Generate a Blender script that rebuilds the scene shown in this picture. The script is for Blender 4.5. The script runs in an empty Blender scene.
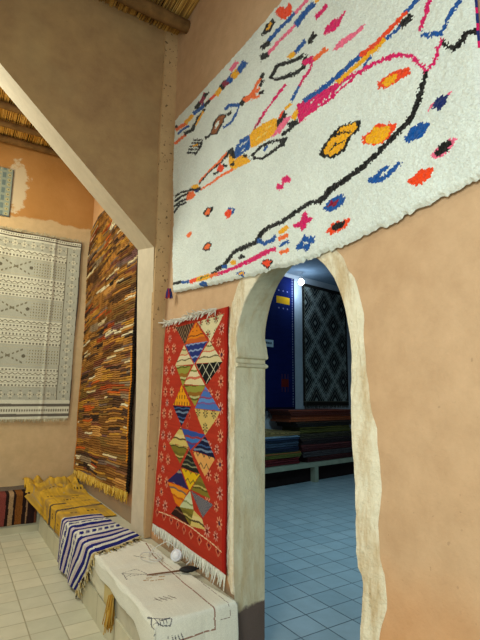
import bpy, bmesh, math, random
import numpy as np
from mathutils import Vector, Matrix
rnd = random.Random(7)
RNG = np.random.default_rng(11)
COL = bpy.context.scene.collection

# ------------------------------------------------------------ helpers
def lin(c):
    return tuple(((v/255)/12.92 if v/255 <= .04045 else ((v/255+.055)/1.055)**2.4) for v in c)

def tag(o, label=None, cat=None, group=None, kind=None):
    if label: o['label'] = label
    if cat: o['category'] = cat
    if group: o['group'] = group
    if kind: o['kind'] = kind
    return o

def empty(name, loc=(0, 0, 0), label=None, cat=None, group=None):
    o = bpy.data.objects.new(name, None)
    o.location = loc
    o.empty_display_size = .05
    COL.objects.link(o)
    return tag(o, label, cat, group)

def link(name, me, mat=None, parent=None, smooth=False):
    if mat is not None:
        for m in (mat if isinstance(mat, (list, tuple)) else [mat]):
            me.materials.append(m)
    o = bpy.data.objects.new(name, me)
    COL.objects.link(o)
    if parent is not None:
        o.parent = parent
        o.location = -Vector(parent.location)     # meshes are built in world coordinates
    if smooth:
        me.shade_smooth()
    return o

class MB:
    """collects vertices and faces of ONE mesh"""
    def __init__(s): s.v = []; s.f = []; s.m = []; s.c = []
    def add(s, vs, fs, mi=0, col=None):
        b = len(s.v); s.v += [tuple(v) for v in vs]
        for f in fs:
            s.f.append(tuple(i+b for i in f)); s.m.append(mi); s.c.append(col or (1, 1, 1))
    def box(s, a, b, mi=0, col=None, fn=None):
        vs = [(x, y, z) for x in (a[0], b[0]) for y in (a[1], b[1]) for z in (a[2], b[2])]
        if fn: vs = [fn(*v) for v in vs]
        s.add(vs, [(0, 1, 3, 2), (4, 6, 7, 5), (0, 4, 5, 1), (2, 3, 7, 6), (0, 2, 6, 4), (1, 5, 7, 3)], mi, col)
    def tube(s, pts, r, n=6, mi=0, col=None, cap=True):
        pts = [Vector(p) for p in pts]
        rs = r if isinstance(r, (list, tuple)) else [r]*len(pts)
        rings = []; up = None
        for i, p in enumerate(pts):
            t = (pts[min(i+1, len(pts)-1)]-pts[max(i-1, 0)])
            t = t.normalized() if t.length > 1e-9 else Vector((0, 0, 1))
            if up is None:
                up = Vector((0, 0, 1)) if abs(t.z) < .9 else Vector((1, 0, 0))
            a = t.cross(up)
            a = a.normalized() if a.length > 1e-6 else t.orthogonal().normalized()
            b = t.cross(a).normalized(); up = -b if b.dot(up) < 0 else b
            up = a.cross(t).normalized()
            rings.append([p+a*math.cos(k*2*math.pi/n)*rs[i]+up*math.sin(k*2*math.pi/n)*rs[i] for k in range(n)])
        vs = [v for r_ in rings for v in r_]; fs = []
        for i in range(len(pts)-1):
            for k in range(n):
                fs.append((i*n+k, i*n+(k+1) % n, (i+1)*n+(k+1) % n, (i+1)*n+k))
        if cap: fs += [tuple(range(n))[::-1], tuple((len(pts)-1)*n+k for k in range(n))]
        s.add(vs, fs, mi, col)
    def lathe(s, prof, o, ax=(0, 0, 1), n=28, mi=0):
        ax = Vector(ax).normalized(); a = ax.orthogonal().normalized(); b = ax.cross(a); o = Vector(o)
        vs = []; fs = []
        for (r, h) in prof:
            for k in range(n):
                t = k*2*math.pi/n
                vs.append(o+ax*h+(a*math.cos(t)+b*math.sin(t))*r)
        for i in range(len(prof)-1):
            for k in range(n):
                fs.append((i*n+k, i*n+(k+1) % n, (i+1)*n+(k+1) % n, (i+1)*n+k))
        fs += [tuple(range(n))[::-1], tuple((len(prof)-1)*n+k for k in range(n))]
        s.add(vs, fs, mi)
    def build(s, name, mat, parent=None, smooth=False, colors=False):
        me = bpy.data.meshes.new(name)
        me.from_pydata(s.v, [], s.f)
        me.polygons.foreach_set('material_index', s.m)
        if colors: setcols(me, np.array(s.c, dtype=np.float32))
        me.update()
        return link(name, me, mat, parent, smooth)

def setcols(me, fc):
    a = me.color_attributes.new('Col', 'BYTE_COLOR', 'CORNER')
    n = len(me.polygons); tot = np.zeros(n, dtype=np.int32); me.polygons.foreach_get('loop_total', tot)
    c = np.ones((int(tot.sum()), 4), dtype=np.float32); c[:, :3] = np.repeat(fc[:n], tot, axis=0)
    a.data.foreach_set('color', c.ravel())

def smoothnoise(shape, cell, rng=RNG):
    """bilinear value noise on a grid, values -1..1"""
    h, w = shape; cy, cx = max(1, cell if np.isscalar(cell) else cell[0]), max(1, cell if np.isscalar(cell) else cell[1])
    gh, gw = int(h/cy)+3, int(w/cx)+3
    g = rng.uniform(-1, 1, (gh, gw))
    y = np.arange(h)/cy; x = np.arange(w)/cx
    yi = y.astype(int); xi = x.astype(int); fy = (y-yi)[:, None]; fx = (x-xi)[None, :]
    fy = fy*fy*(3-2*fy); fx = fx*fx*(3-2*fx)
    a = g[yi][:, xi]; b = g[yi][:, xi+1]; c = g[yi+1][:, xi]; d = g[yi+1][:, xi+1]
    return (a*(1-fx)+b*fx)*(1-fy)+(c*(1-fx)+d*fx)*fy

def cloth(name, P, C, mat, parent=None, thick=.006, smooth=True, keep=None):
    """P: (h,w,3) points, C: (h-1,w-1,3) colours; a sheet with real thickness"""
    h, w = P.shape[:2]
    idx = np.arange(h*w).reshape(h, w)
    f = np.stack([idx[:-1, :-1], idx[:-1, 1:], idx[1:, 1:], idx[1:, :-1]], -1).reshape(-1, 4)
    Cf = C.reshape(-1, 3)
    if keep is not None:
        k = keep.reshape(-1); f = f[k]; Cf = Cf[k]
    Q = P.reshape(-1, 3); nrm = np.cross(Q[f[:, 1]]-Q[f[:, 0]], Q[f[:, 2]]-Q[f[:, 0]]); cen = (Q[f[:, 0]]+Q[f[:, 2]])/2
    if ((nrm*(np.array([-1.0, 0, 1.9])-cen)).sum(1)).sum() < 0: f = f[:, ::-1]      # good side faces the room
    me = bpy.data.meshes.new(name)
    me.from_pydata(Q.tolist(), [], f.tolist())
    setcols(me, Cf.astype(np.float32)); me.update()
    if keep is not None:
        bm = bmesh.new(); bm.from_mesh(me)
        bmesh.ops.delete(bm, geom=[v for v in bm.verts if not v.link_faces], context='VERTS')
        bm.to_mesh(me); bm.free()
    o = link(name, me, mat, parent, smooth)
    m = o.modifiers.new('thickness', 'SOLIDIFY'); m.thickness = thick; m.offset = -1
    return o

def inpoly(X, Y, poly):
    ins = np.zeros(X.shape, bool); n = len(poly)
    for i in range(n):
        x0, y0 = poly[i]; x1, y1 = poly[(i+1) % n]
        if y0 == y1: continue
        c = ((Y >= min(y0, y1)) & (Y < max(y0, y1)))
        ins ^= c & (X < x0+(Y-y0)*(x1-x0)/(y1-y0))
    return ins

def segdist(X, Y, pts):
    d = np.full(X.shape, 1e9)
    for (x0, y0), (x1, y1) in zip(pts[:-1], pts[1:]):
        L = (x1-x0)**2+(y1-y0)**2+1e-12
        t = np.clip(((X-x0)*(x1-x0)+(Y-y0)*(y1-y0))/L, 0, 1)
        d = np.minimum(d, np.hypot(X-x0-t*(x1-x0), Y-y0-t*(y1-y0)))
    return d

# ------------------------------------------------------------ materials
def newmat(name, rough=.9, spec=.2):
    m = bpy.data.materials.new(name); m.use_nodes = True
    nt = m.node_tree; b = nt.nodes['Principled BSDF']
    b.inputs['Roughness'].default_value = rough
    b.inputs['Specular IOR Level'].default_value = spec
    return m, nt, b

class NT:
    def __init__(s, nt): s.nt = nt; s.pos = None
    def n(s, t, **k):
        o = s.nt.nodes.new(t)
        for a, v in k.items(): setattr(o, a, v)
        return o
    def l(s, a, b): s.nt.links.new(a, b)
    def co(s):
        if s.pos is None: s.pos = s.n('ShaderNodeNewGeometry').outputs['Position']
        return s.pos
    def noise(s, scale, detail=4, rough=.55, vec=None, dist=0):
        o = s.n('ShaderNodeTexNoise'); o.inputs['Scale'].default_value = scale
        o.inputs['Detail'].default_value = detail; o.inputs['Roughness'].default_value = rough
        o.inputs['Distortion'].default_value = dist
        s.l(vec or s.co(), o.inputs['Vector']); return o.outputs['Fac']
    def ramp(s, fac, stops):
        o = s.n('ShaderNodeValToRGB'); e = o.color_ramp.elements
        while len(e) < len(stops): e.new(.5)
        for i, (p, c) in enumerate(stops):
            e[i].position = p; e[i].color = (*c, 1) if len(c) == 3 else c
        s.l(fac, o.inputs[0]); return o.outputs[0]
    def math(s, op, a, b=None, c=None):
        o = s.n('ShaderNodeMath', operation=op)
        for i, v in enumerate((a, b, c)):
            if v is None: continue
            if isinstance(v, (int, float)): o.inputs[i].default_value = v
            else: s.l(v, o.inputs[i])
        return o.outputs[0]
    def mix(s, fac, a, b, mode='MIX'):
        o = s.n('ShaderNodeMix', data_type='RGBA', blend_type=mode)
        if isinstance(fac, (int, float)): o.inputs[0].default_value = fac
        else: s.l(fac, o.inputs[0])
        for i, v in ((6, a), (7, b)):
            if isinstance(v, tuple): o.inputs[i].default_value = (*v[:3], 1)
            else: s.l(v, o.inputs[i])
        return o.outputs[2]
    def sep(s):
        o = s.n('ShaderNodeSeparateXYZ'); s.l(s.co(), o.inputs[0]); return o.outputs
    def scaled(s, sc):
        o = s.n('ShaderNodeMapping'); o.inputs['Scale'].default_value = sc; s.l(s.co(), o.inputs[0]); return o.outputs[0]
    def bump(s, b, h, st=.3, d=.01):
        o = s.n('ShaderNodeBump'); o.inputs['Strength'].default_value = st; o.inputs['Distance'].default_value = d
        s.l(h, o.inputs['Height']); s.l(o.outputs[0], b.inputs['Normal'])
    def step(s, v, a, w):
        """0 below a, 1 above a+w"""
        o = s.n('ShaderNodeMapRange'); o.inputs[1].default_value = a; o.inputs[2].default_value = a+w
        s.l(v, o.inputs[0]); return o.outputs[0]

def plaster(name, c1, c2, pits=.5, bump=.25, extra=None, sc=1.0, pitr=.13, pitc=.52):
    m, nt, b = newmat(name, .93, .12); N = NT(nt)
    a = N.noise(1.1*sc, 5, .6); f = N.noise(9*sc, 5, .65); g = N.noise(70, 3, .6)
    col = N.ramp(a, [(.35, c1), (.65, c2)])
    col = N.mix(.35, col, N.ramp(f, [(.3, tuple(v*.78 for v in c1)), (.7, tuple(min(1, v*1.12) for v in c2))]))
    pitm = N.step(N.noise(38, 1.5, .4), .80-pitr*.5, .015)
    pitm = N.math('MULTIPLY', pitm, N.step(N.noise(2.3, 2), pitc, .08))
    col = N.mix(N.math('MULTIPLY', pitm, pits), col, tuple(v_*.35 for v_ in c1))
    if extra: col = extra(N, col)
    N.l(col, b.inputs['Base Color'])
    hh = N.math('ADD', N.math('MULTIPLY', f, .8), N.math('MULTIPLY', g, .25))
    hh = N.math('SUBTRACT', hh, N.math('MULTIPLY', pitm, .5))
    N.bump(b, hh, bump, .03)
    return m

def attrmat(name, rough=.95, nscale=120, nstr=.5, bdist=.01, var=.25, sheen=.0, spec=.1, weave=None):
    m, nt, b = newmat(name, rough, spec); N = NT(nt)
    a = N.n('ShaderNodeAttribute', attribute_name='Col')
    n1 = N.noise(nscale, 3, .7); n2 = N.noise(6, 3, .5)
    k = N.ramp(n1, [(.25, (1-var,)*3), (.75, (1.0,)*3)])
    col = N.mix(1.0, a.outputs['Color'], k, 'MULTIPLY')
    col = N.mix(.5, col, N.mix(1.0, col, N.ramp(n2, [(.3, (.86, .86, .86)), (.7, (1, 1, 1))]), 'MULTIPLY'))
    N.l(col, b.inputs['Base Color'])
    h = n1
    if weave:
        w = N.n('ShaderNodeTexWave', wave_type='BANDS', bands_direction=weave[0]); w.inputs['Scale'].default_value = weave[1]
        w.inputs['Distortion'].default_value = 2.; w.inputs['Detail Scale'].default_value = 3; N.l(N.co(), w.inputs['Vector'])
        h = N.math('ADD', n1, w.outputs['Fac'])
    N.bump(b, h, nstr, bdist)
    b.inputs['Sheen Weight'].default_value = sheen
    return m

def plain(name, c, rough=.6, spec=.4, var=.15, nscale=20, bump=0, metal=0):
    m, nt, b = newmat(name, rough, spec); N = NT(nt)
    f = N.noise(nscale, 4, .6)
    N.l(N.ramp(f, [(.3, tuple(v*(1-var) for v in c)), (.7, tuple(min(1, v*(1+var*.6)) for v in c))]), b.inputs['Base Color'])
    b.inputs['Metallic'].default_value = metal
    if bump: N.bump(b, f, bump, .01)
    return m

def tiles(name, c1, c2, grout, sx, sy, x0, y0, w=.006, rough=.35, spec=.4, stain=None):
    m, nt, b = newmat(name, rough, spec); N = NT(nt); X, Y, Z = N.sep()
    u = N.math('DIVIDE', N.math('SUBTRACT', X, x0), sx); v = N.math('DIVIDE', N.math('SUBTRACT', Y, y0), sy)
    fu = N.math('FRACT', u); fv = N.math('FRACT', v)
    du = N.math('MULTIPLY', N.math('MINIMUM', fu, N.math('SUBTRACT', 1, fu)), sx)
    dv = N.math('MULTIPLY', N.math('MINIMUM', fv, N.math('SUBTRACT', 1, fv)), sy)
    d = N.math('MINIMUM', du, dv)
    d = N.math('ADD', d, N.math('MULTIPLY', N.math('SUBTRACT', N.noise(30, 3), .5), .004))
    g = N.step(d, w*.45, w*.5)
    cell = N.n('ShaderNodeCombineXYZ'); N.l(N.math('FLOOR', u), cell.inputs[0]); N.l(N.math('FLOOR', v), cell.inputs[1])
    wn = N.n('ShaderNodeTexWhiteNoise', noise_dimensions='2D'); N.l(cell.outputs[0], wn.inputs['Vector'])
    col = N.mix(wn.outputs['Value'], c1, c2)
    col = N.mix(.5, col, N.mix(1.0, col, N.ramp(N.noise(5, 5, .65), [(.3, (.72, .72, .68)), (.7, (1, 1, 1))]), 'MULTIPLY'))
    col = N.mix(g, grout, col)
    N.l(col, b.inputs['Base Color'])
    N.bump(b, g, .35, .004)
    return m
# ------------------------------------------------------------ light settings
BULB_E = 24.0
WORLD = (.90, 1.0, 1.0, .30)
EXPO = 0.0
def LIGHTS():
    # added area light: daylight assumed to enter by the open side behind the camera
    light('AREA', (-.8, -2.9, 1.8), 70, (.90, 1.0, .97), 4.2, 3.0, target=(.4, 3, 1.0))
    # unseen fill light added left of the camera, fading towards the far corner
    light('AREA', (-1.0, -.1, 2.35), 56, (.91, 1.0, .92), .8, target=(1.2, 2.0, 1.3))
    # warm lamp of the far alcove, high on the left
    light('POINT', (-.42, 5.9, 3.7), 34, (1.0, .78, .36), .12)
    light('AREA', (-1.2, 4.7, 4.5), 100, (.94, 1.0, .88), 1.2, target=(.9, 4.8, .6))  # extra unseen fill, added to brighten the alcove and the bench
    # next room: the bulb, and an unseen cool fill light added over its floor
    light('POINT', BP, 11, (.45, .74, 1.0), .06)
    light('AREA', (4.2, 3.4, 4.2), 85, (.44, .80, 1.0), 1.6, target=(4.4, 4.2, 0), spread=140)
# ------------------------------------------------------------ camera
CAM = Vector((0, 0, 1.6)); FPX = 450.0
yaw, pit, rol = math.radians(32.1), math.radians(9.65), math.radians(.6)
Fv = Vector((math.sin(yaw)*math.cos(pit), math.cos(yaw)*math.cos(pit), math.sin(pit)))
r0 = Vector((math.cos(yaw), -math.sin(yaw), 0)); u0 = r0.cross(Fv)
rv = math.cos(rol)*r0+math.sin(rol)*u0; uv_ = -math.sin(rol)*r0+math.cos(rol)*u0
cd = bpy.data.cameras.new('camera'); cam = bpy.data.objects.new('camera', cd); COL.objects.link(cam)
cam.matrix_world = Matrix(((rv.x, uv_.x, -Fv.x, CAM.x), (rv.y, uv_.y, -Fv.y, CAM.y), (rv.z, uv_.z, -Fv.z, CAM.z), (0, 0, 0, 1)))
cd.sensor_fit = 'VERTICAL'; cd.sensor_height = 36; cd.lens = 36*FPX/640
cd.clip_start = .05
bpy.context.scene.camera = cam

# ------------------------------------------------------------ plaster materials
TAN1, TAN2 = lin((196, 150, 108)), lin((214, 172, 130))
CREAM = lin((222, 206, 172))
def ex_main(N, col):
    X, Y, Z = N.sep()
    k = N.math('SUBTRACT', 1, N.step(N.math('ADD', Z, N.math('MULTIPLY', N.noise(2.5, 4), .5)), .8, .5))
    col = N.mix(N.math('MULTIPLY', k, .6), col, lin((214, 144, 82)))
    # grey dirt line where the wall meets the bench, ochre wash near the camera
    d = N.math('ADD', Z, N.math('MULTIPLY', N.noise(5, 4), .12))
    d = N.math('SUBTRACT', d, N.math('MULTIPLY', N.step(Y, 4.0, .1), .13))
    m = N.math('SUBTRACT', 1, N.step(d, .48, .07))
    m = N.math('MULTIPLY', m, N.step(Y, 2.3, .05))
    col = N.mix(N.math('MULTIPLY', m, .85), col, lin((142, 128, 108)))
    # wall above the paint line in the far corner is a deeper ochre
    o = N.math('MULTIPLY', N.step(N.math('ADD', Z, N.math('MULTIPLY', N.noise(4, 3), .1)), 4.15, .03), N.step(Y, 4.1, .02))
    return N.mix(N.math('MULTIPLY', o, .5), col, lin((206, 150, 92)))
M_main = plaster('ochre plaster', lin((198, 162, 126)), lin((206, 174, 140)), .25, .22, ex_main)
def ex_back(N, col):
    X, Y, Z = N.sep()
    zz = N.math('ADD', Z, N.math('MULTIPLY', N.math('SUBTRACT', N.noise(3.5, 4, .6), .5), .22))
    o = N.step(zz, 4.02, .025)
    dx = N.math('SUBTRACT', X, .42); dz = N.math('SUBTRACT', Z, 4.45)
    rr = N.math('SQRT', N.math('ADD', N.math('MULTIPLY', N.math('MULTIPLY', dx, dx), 1.6), N.math('MULTIPLY', N.math('MULTIPLY', dz, dz), .55)))
    rr = N.math('ADD', rr, N.math('MULTIPLY', N.math('SUBTRACT', N.noise(4.5, 5, .7), .5), .75))
    patch = N.math('SUBTRACT', 1, N.step(rr, .22, .05))
    och = N.ramp(N.noise(2, 4), [(.3, lin((172, 122, 66))), (.7, lin((188, 138, 82)))])
    col = N.mix(o, col, och)
    return N.mix(N.math('MULTIPLY', patch, .9), col, lin((204, 188, 158)))
M_back = plaster('far wall plaster', lin((196, 168, 126)), lin((206, 178, 138)), .2, .2, ex_back)
def ex_brown(N, col):
    return N.mix(N.math('MULTIPLY', N.step(N.noise(1.6, 4), .5, .2), .3), col, lin((164, 146, 108)))
M_span = plaster('brown plaster', lin((150, 118, 86)), lin((176, 146, 102)), .2, .15, ex_brown, .8)
M_cream = plaster('cream plaster', lin((194, 180, 156)), lin((204, 190, 166)), .1, .12)
def ex_reveal(N, col):
    X, Y, Z = N.sep()
    st = N.noise(1.0, 5, .65, N.scaled((9, 9, 1.6)))
    col = N.mix(N.math('MULTIPLY', N.step(st, .46, .2), .6), col, lin((180, 156, 112)))
    zz = N.math('ADD', Z, N.math('MULTIPLY', N.math('SUBTRACT', N.noise(8, 4), .5), .08))
    b = N.math('SUBTRACT', 1, N.step(zz, .345, .015))
    return N.mix(b, col, lin((104, 90, 84)))
M_reveal = plaster('doorway reveal plaster', lin((204, 202, 176)), lin((216, 212, 186)), .3, .45, ex_reveal)
def ex_band(N, col):
    st = N.noise(1.0, 6, .7, N.scaled((8, 8, 2.2)))
    return N.mix(N.math('MULTIPLY', N.step(st, .46, .15), .75), col, lin((194, 168, 126)))
M_band = plaster('trowelled pale plaster', lin((226, 218, 192)), lin((236, 228, 206)), .2, .8, ex_band)
M_next = plaster('grey white plaster', lin((178, 178, 182)), lin((190, 190, 194)), .1, .15)

# ------------------------------------------------------------ floors
M_fl = tiles('cream cement tiles', lin((198, 196, 174)), lin((212, 206, 182)), lin((160, 152, 126)), .217, .2035, 1.03-.217*40, 3.785-.2035*60, .0055, .4, .35)
m = MB(); m.box((-3.2, -3, -.12), (1.65, 6.75, 0)); tag(m.build('floor', M_fl), kind='structure')
M_fn = tiles('pale blue grey tiles', lin((178, 190, 194)), lin((196, 204, 206)), lin((96, 104, 110)), .2425, .236, 2.39-.2425*10, 3.316-.236*30, .006, .3, .4)
m = MB(); m.box((1.65, -1.2, -.12), (9.0, 8.2, 0)); tag(m.build('floor', M_fn), kind='structure')

# ------------------------------------------------------------ main wall with the pointed doorway
def curve(pts, n):
    """Catmull-Rom through pts, resampled to n points by arc length"""
    P = [Vector(p) for p in pts]; out = []
    for i in range(len(P)-1):
        a, b, c, d = P[max(0, i-1)], P[i], P[i+1], P[min(len(P)-1, i+2)]
        for k in range(12):
            t = k/12
            out.append(.5*((2*b)+(c-a)*t+(2*a-5*b+4*c-d)*t*t+(3*b-a-3*c+d)*t**3))
    out.append(P[-1])
    L = [0]
    for i in range(1, len(out)): L.append(L[-1]+(out[i]-out[i-1]).length)
    res = []; j = 0
    for k in range(n):
        s_ = L[-1]*k/(n-1)
        while j < len(L)-2 and L[j+1] < s_: j += 1
        t = (s_-L[j])/max(1e-9, L[j+1]-L[j]); res.append(out[j].lerp(out[j+1], min(1, t)))
    return res
arch_f = [(1.483, 1.50), (1.470, 1.82), (1.483, 1.93), (1.505, 2.03), (1.547, 2.14), (1.60, 2.225), (1.68, 2.30), (1.76, 2.36), (1.86, 2.42), (1.985, 2.465)]
arch_f2 = [(1.985, 2.465), (2.09, 2.41), (2.21, 2.335), (2.31, 2.27), (2.385, 2.19), (2.44, 2.10), (2.47, 2.0), (2.483, 1.87)]
arch_b = [(1.47, 1.50), (1.455, 1.82), (1.468, 1.93), (1.49, 2.04), (1.532, 2.16), (1.59, 2.25), (1.67, 2.34), (1.76, 2.41), (1.86, 2.47), (1.99, 2.505)]
arch_b2 = [(1.99, 2.505), (2.117, 2.465), (2.24, 2.41), (2.34, 2.345), (2.41, 2.26), (2.46, 2.16), (2.495, 2.04), (2.497, 1.87)]
low = [(1.47, 0), (1.47, .60), (1.463, .70), (1.445, .80), (1.448, .86), (1.474, .93), (1.47, 1.2), (1.478, 1.35)]
def notch(a, b, lowx, left):
    r_ = [Vector(p) for p in low] if lowx else [Vector((p[0]-.012, p[1])) for p in low]
    return r_+curve(a, 26)+curve(b, 24)[1:]+[Vector(p) for p in left]
nf = notch(arch_f, arch_f2, True, [(2.484, 1.5), (2.488, 1.0), (2.478, .55), (2.46, .3), (2.455, 0)])
nb = notch(arch_b, arch_b2, False, [(2.497, 1.5), (2.498, 1.0), (2.498, .55), (2.498, .3), (2.498, 0)])
ZT = 5.75
def wallpoly(notch_): return [Vector((-3, 0))]+notch_+[Vector((8.2, 0)), Vector((8.2, ZT)), Vector((-3, ZT))]
pf, pb = wallpoly(nf), wallpoly(nb)
m = MB(); n = len(pf)
m.add([(1.53, p.x, p.y) for p in pf]+[(1.77, p.x, p.y) for p in pb], [], 0)
m.f.append(tuple(range(n))[::-1]); m.m.append(0)
m.f.append(tuple(range(n, 2*n))); m.m.append(2)
for i in range(n):
    j = (i+1) % n; m.f.append((i, j, n+j, n+i)); m.m.append(1 if 1 <= i < n-4 else 0)
o = m.build('wall_right', [M_main, M_reveal, M_next]); tag(o, kind='structure')
bm = bmesh.new(); bm.from_mesh(o.data); bmesh.ops.recalc_face_normals(bm, faces=bm.faces[:])
bmesh.ops.triangulate(bm, faces=[f for f in bm.faces if len(f.verts) > 4], quad_method='BEAUTY', ngon_method='EAR_CLIP')
bm.to_mesh(o.data); bm.free()

# pale trowelled band of plaster round the doorway, a few millimetres proud, with a torn outer edge
def band(inner, outer, name, th=.005):
    n = 90; a = curve(inner, n); b = curve(outer, n)
    k = smoothnoise((1, n), 5)[0]*.016+smoothnoise((1, n), 2)[0]*.009
    m = MB(); cols = 7
    for i in range(n):
        for j in range(cols):
            t = j/(cols-1); p = a[i].lerp(b[i], t)
            if j == cols-1: p = p+(b[i]-a[i]).normalized()*k[i]
            x = 1.53-th*(1 if 0 < j < cols-1 else .6)-rnd.uniform(0, .006) if j < cols-1 else 1.529
            m.v.append((x, p.x, p.y))
    for i in range(n-1):
        for j in range(cols-1):
            q = i*cols+j; m.f.append((q, q+1, q+cols+1, q+cols)); m.m.append(0); m.c.append((1, 1, 1))
    nn = len(m.v); m.v += [(1.532, v[1], v[2]) for v in m.v[:nn]]
    m.f += [tuple(nn+i for i in f[::-1]) for f in m.f[:]]; m.m += [0]*len(m.m); m.c += m.c
    for i in range(n-1):
        for j in (0, cols-1):
            q = i*cols+j; m.f.append((q, q+cols, q+cols+nn, q+nn)); m.m.append(0); m.c.append((1, 1, 1))
    return tag(m.build(name, M_band, smooth=False), kind='structure')
band([(1.47, .02), (1.47, .60), (1.460, .70), (1.445, .80), (1.448, .86), (1.474, .93), (1.47, 1.2), (1.483, 1.5), (1.470, 1.82), (1.505, 2.03), (1.60, 2.225), (1.76, 2.36), (1.985, 2.467)],
     [(1.35, .02), (1.345, .5), (1.353, .66), (1.34, .8), (1.333, .94), (1.34, 1.1), (1.342, 1.265), (1.35, 1.5), (1.40, 1.83), (1.395, 1.99), (1.46, 2.2), (1.60, 2.36), (1.9, 2.62)], 'trim_1')
band([(1.985, 2.467), (2.21, 2.337), (2.385, 2.19), (2.47, 2.0), (2.484, 1.87), (2.485, 1.5), (2.489, 1.0), (2.479, .55), (2.463, .44)],
     [(2.1, 2.6), (2.34, 2.45), (2.50, 2.30), (2.57, 2.1), (2.575, 1.87), (2.575, 1.5), (2.57, 1.0), (2.555, .55), (2.50, .44)], 'trim_2')
# impost mouldings on the left reveal
for k, (z0, z1, nm) in enumerate(((1.850, 1.868, 'trim_3'), (1.792, 1.808, 'trim_4'))):
    m = MB(); n = 9
    prof = [(0, z0-.006), (.024, z0), (.030, (z0+z1)/2), (.026, z1), (0, z1+.11 if k == 0 else z1+.012)]
    vs = []
    for x in np.linspace(1.527, 1.775, n):
        yb = 2.484+(x-1.53)/.24*.013
        for d, z in prof: vs.append((x, yb-d-rnd.uniform(0, .002), z))
        vs += [(x, yb+.03, prof[-1][1]), (x, yb+.03, prof[0][1])]
    L = len(prof)+2; fs = []
    for i in range(n-1):
        for j in range(L): fs.append((i*L+j, i*L+(j+1) % L, (i+1)*L+(j+1) % L, (i+1)*L+j))
    fs += [tuple(range(L))[::-1], tuple((n-1)*L+j for j in range(L))]
    m.add(vs, fs); tag(m.build(nm, M_reveal), kind='structure')

# ------------------------------------------------------------ dividing wall with the slanting opening and its pilaster
fr = [(-1.31, 3.66, 5.45), (.059, 3.66, 4.148), (1.385, 3.66, 2.90), (1.412, 3.70, 2.43), (1.444, 3.75, 1.73), (1.48, 3.83, .42), (1.53, 3.83, .42), (1.53, 3.66, 2.90), (1.53, 3.66, 5.75), (-1.31, 3.66, 5.75)]
bk = [(-1.20, 4.08, 5.45), (.084, 4.08, 4.226), (1.383, 4.08, 2.99), (1.40, 4.08, 2.5), (1.436, 4.08, 1.56), (1.445, 4.08, .42), (1.53, 4.08, .42), (1.53, 4.08, 2.99), (1.53, 4.08, 5.75), (-1.20, 4.08, 5.75)]
m = MB(); n = len(fr)
m.add(fr+bk, [tuple(range(n)), tuple(range(n, 2*n))[::-1]], 0)
for i in range(n):
    j = (i+1) % n; m.f.append((j, i, n+i, n+j)); m.m.append(1 if i < 5 else 0)
o = m.build('wall_middle', [M_span, M_cream]); tag(o, kind='structure')
bm = bmesh.new(); bm.from_mesh(o.data); bmesh.ops.recalc_face_normals(bm, faces=bm.faces[:])
bmesh.ops.triangulate(bm, faces=[f for f in bm.faces if len(f.verts) > 4], ngon_method='EAR_CLIP'); bm.to_mesh(o.data); bm.free()
m = MB()
vs = []
for (z, xl, y) in ((.42, 1.478, 3.825), (1.14, 1.457, 3.775), (1.73, 1.441, 3.74), (2.43, 1.410, 3.685), (2.92, 1.396, 3.64), (4.0, 1.385, 3.64), (5.12, 1.40, 3.64)):
    vs += [(xl, y+.012, z), (xl+.004, y-.002, z), (xl+.012, y, z), (1.53, y, z)]
m.add(vs, [(i*4+j, i*4+j+1, i*4+j+5, i*4+j+4) for i in range(6) for j in range(3)])
k = len(vs); m.v += [(v[0], v[1]+.03, v[2]) for v in vs]
for i in range(6):
    for j in (0, 3): a = i*4+j; m.f.append((a, a+4, a+4+k, a+k)); m.m.append(0)
M_pil = plaster('pitted tan plaster', lin((182, 150, 108)), lin((194, 162, 120)), .95, .3, None, 1, .24, .42)
tag(m.build('trim_5', M_pil), kind='structure')

# ------------------------------------------------------------ far wall, left wall
m = MB(); m.box((-3.4, 6.63, 0), (1.53, 6.85, 5.75)); tag(m.build('wall_back', M_back), kind='structure')
m = MB(); m.box((-3.4, -3, 0), (-3.2, 6.63, 5.75)); tag(m.build('wall_left', M_back), kind='structure')

# ------------------------------------------------------------ next room shell
FO = Vector((4.73, 6.64, 0)); FE = Vector((.99, .141, 0)).normalized(); FN = Vector((-FE.y, FE.x, 0))
def fw(u, d, z): return tuple(FO+FE*u+FN*d+Vector((0, 0, z)))
m = MB(); m.box((-3.3, .68, 0), (4.6, .9, 4.4), fn=fw); tag(m.build('wall_next_room', M_next), kind='structure')
m = MB(); m.box((9.0, -1.2, 0), (9.2, 7.6, 4.4)); tag(m.build('wall_next_room_right', M_next), kind='structure')
m = MB(); m.box((1.77, -1.4, 0), (9.2, -1.2, 4.4)); tag(m.build('wall_next_room_front', M_next), kind='structure')
m = MB(); m.box((1.77, -1.2, 4.26), (9.0, 8.0, 4.4)); tag(m.build('ceiling_next_room', plaster('blue grey plaster', lin((112, 124, 138)), lin((124, 136, 148)), .1, .15)), kind='structure')

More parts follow.
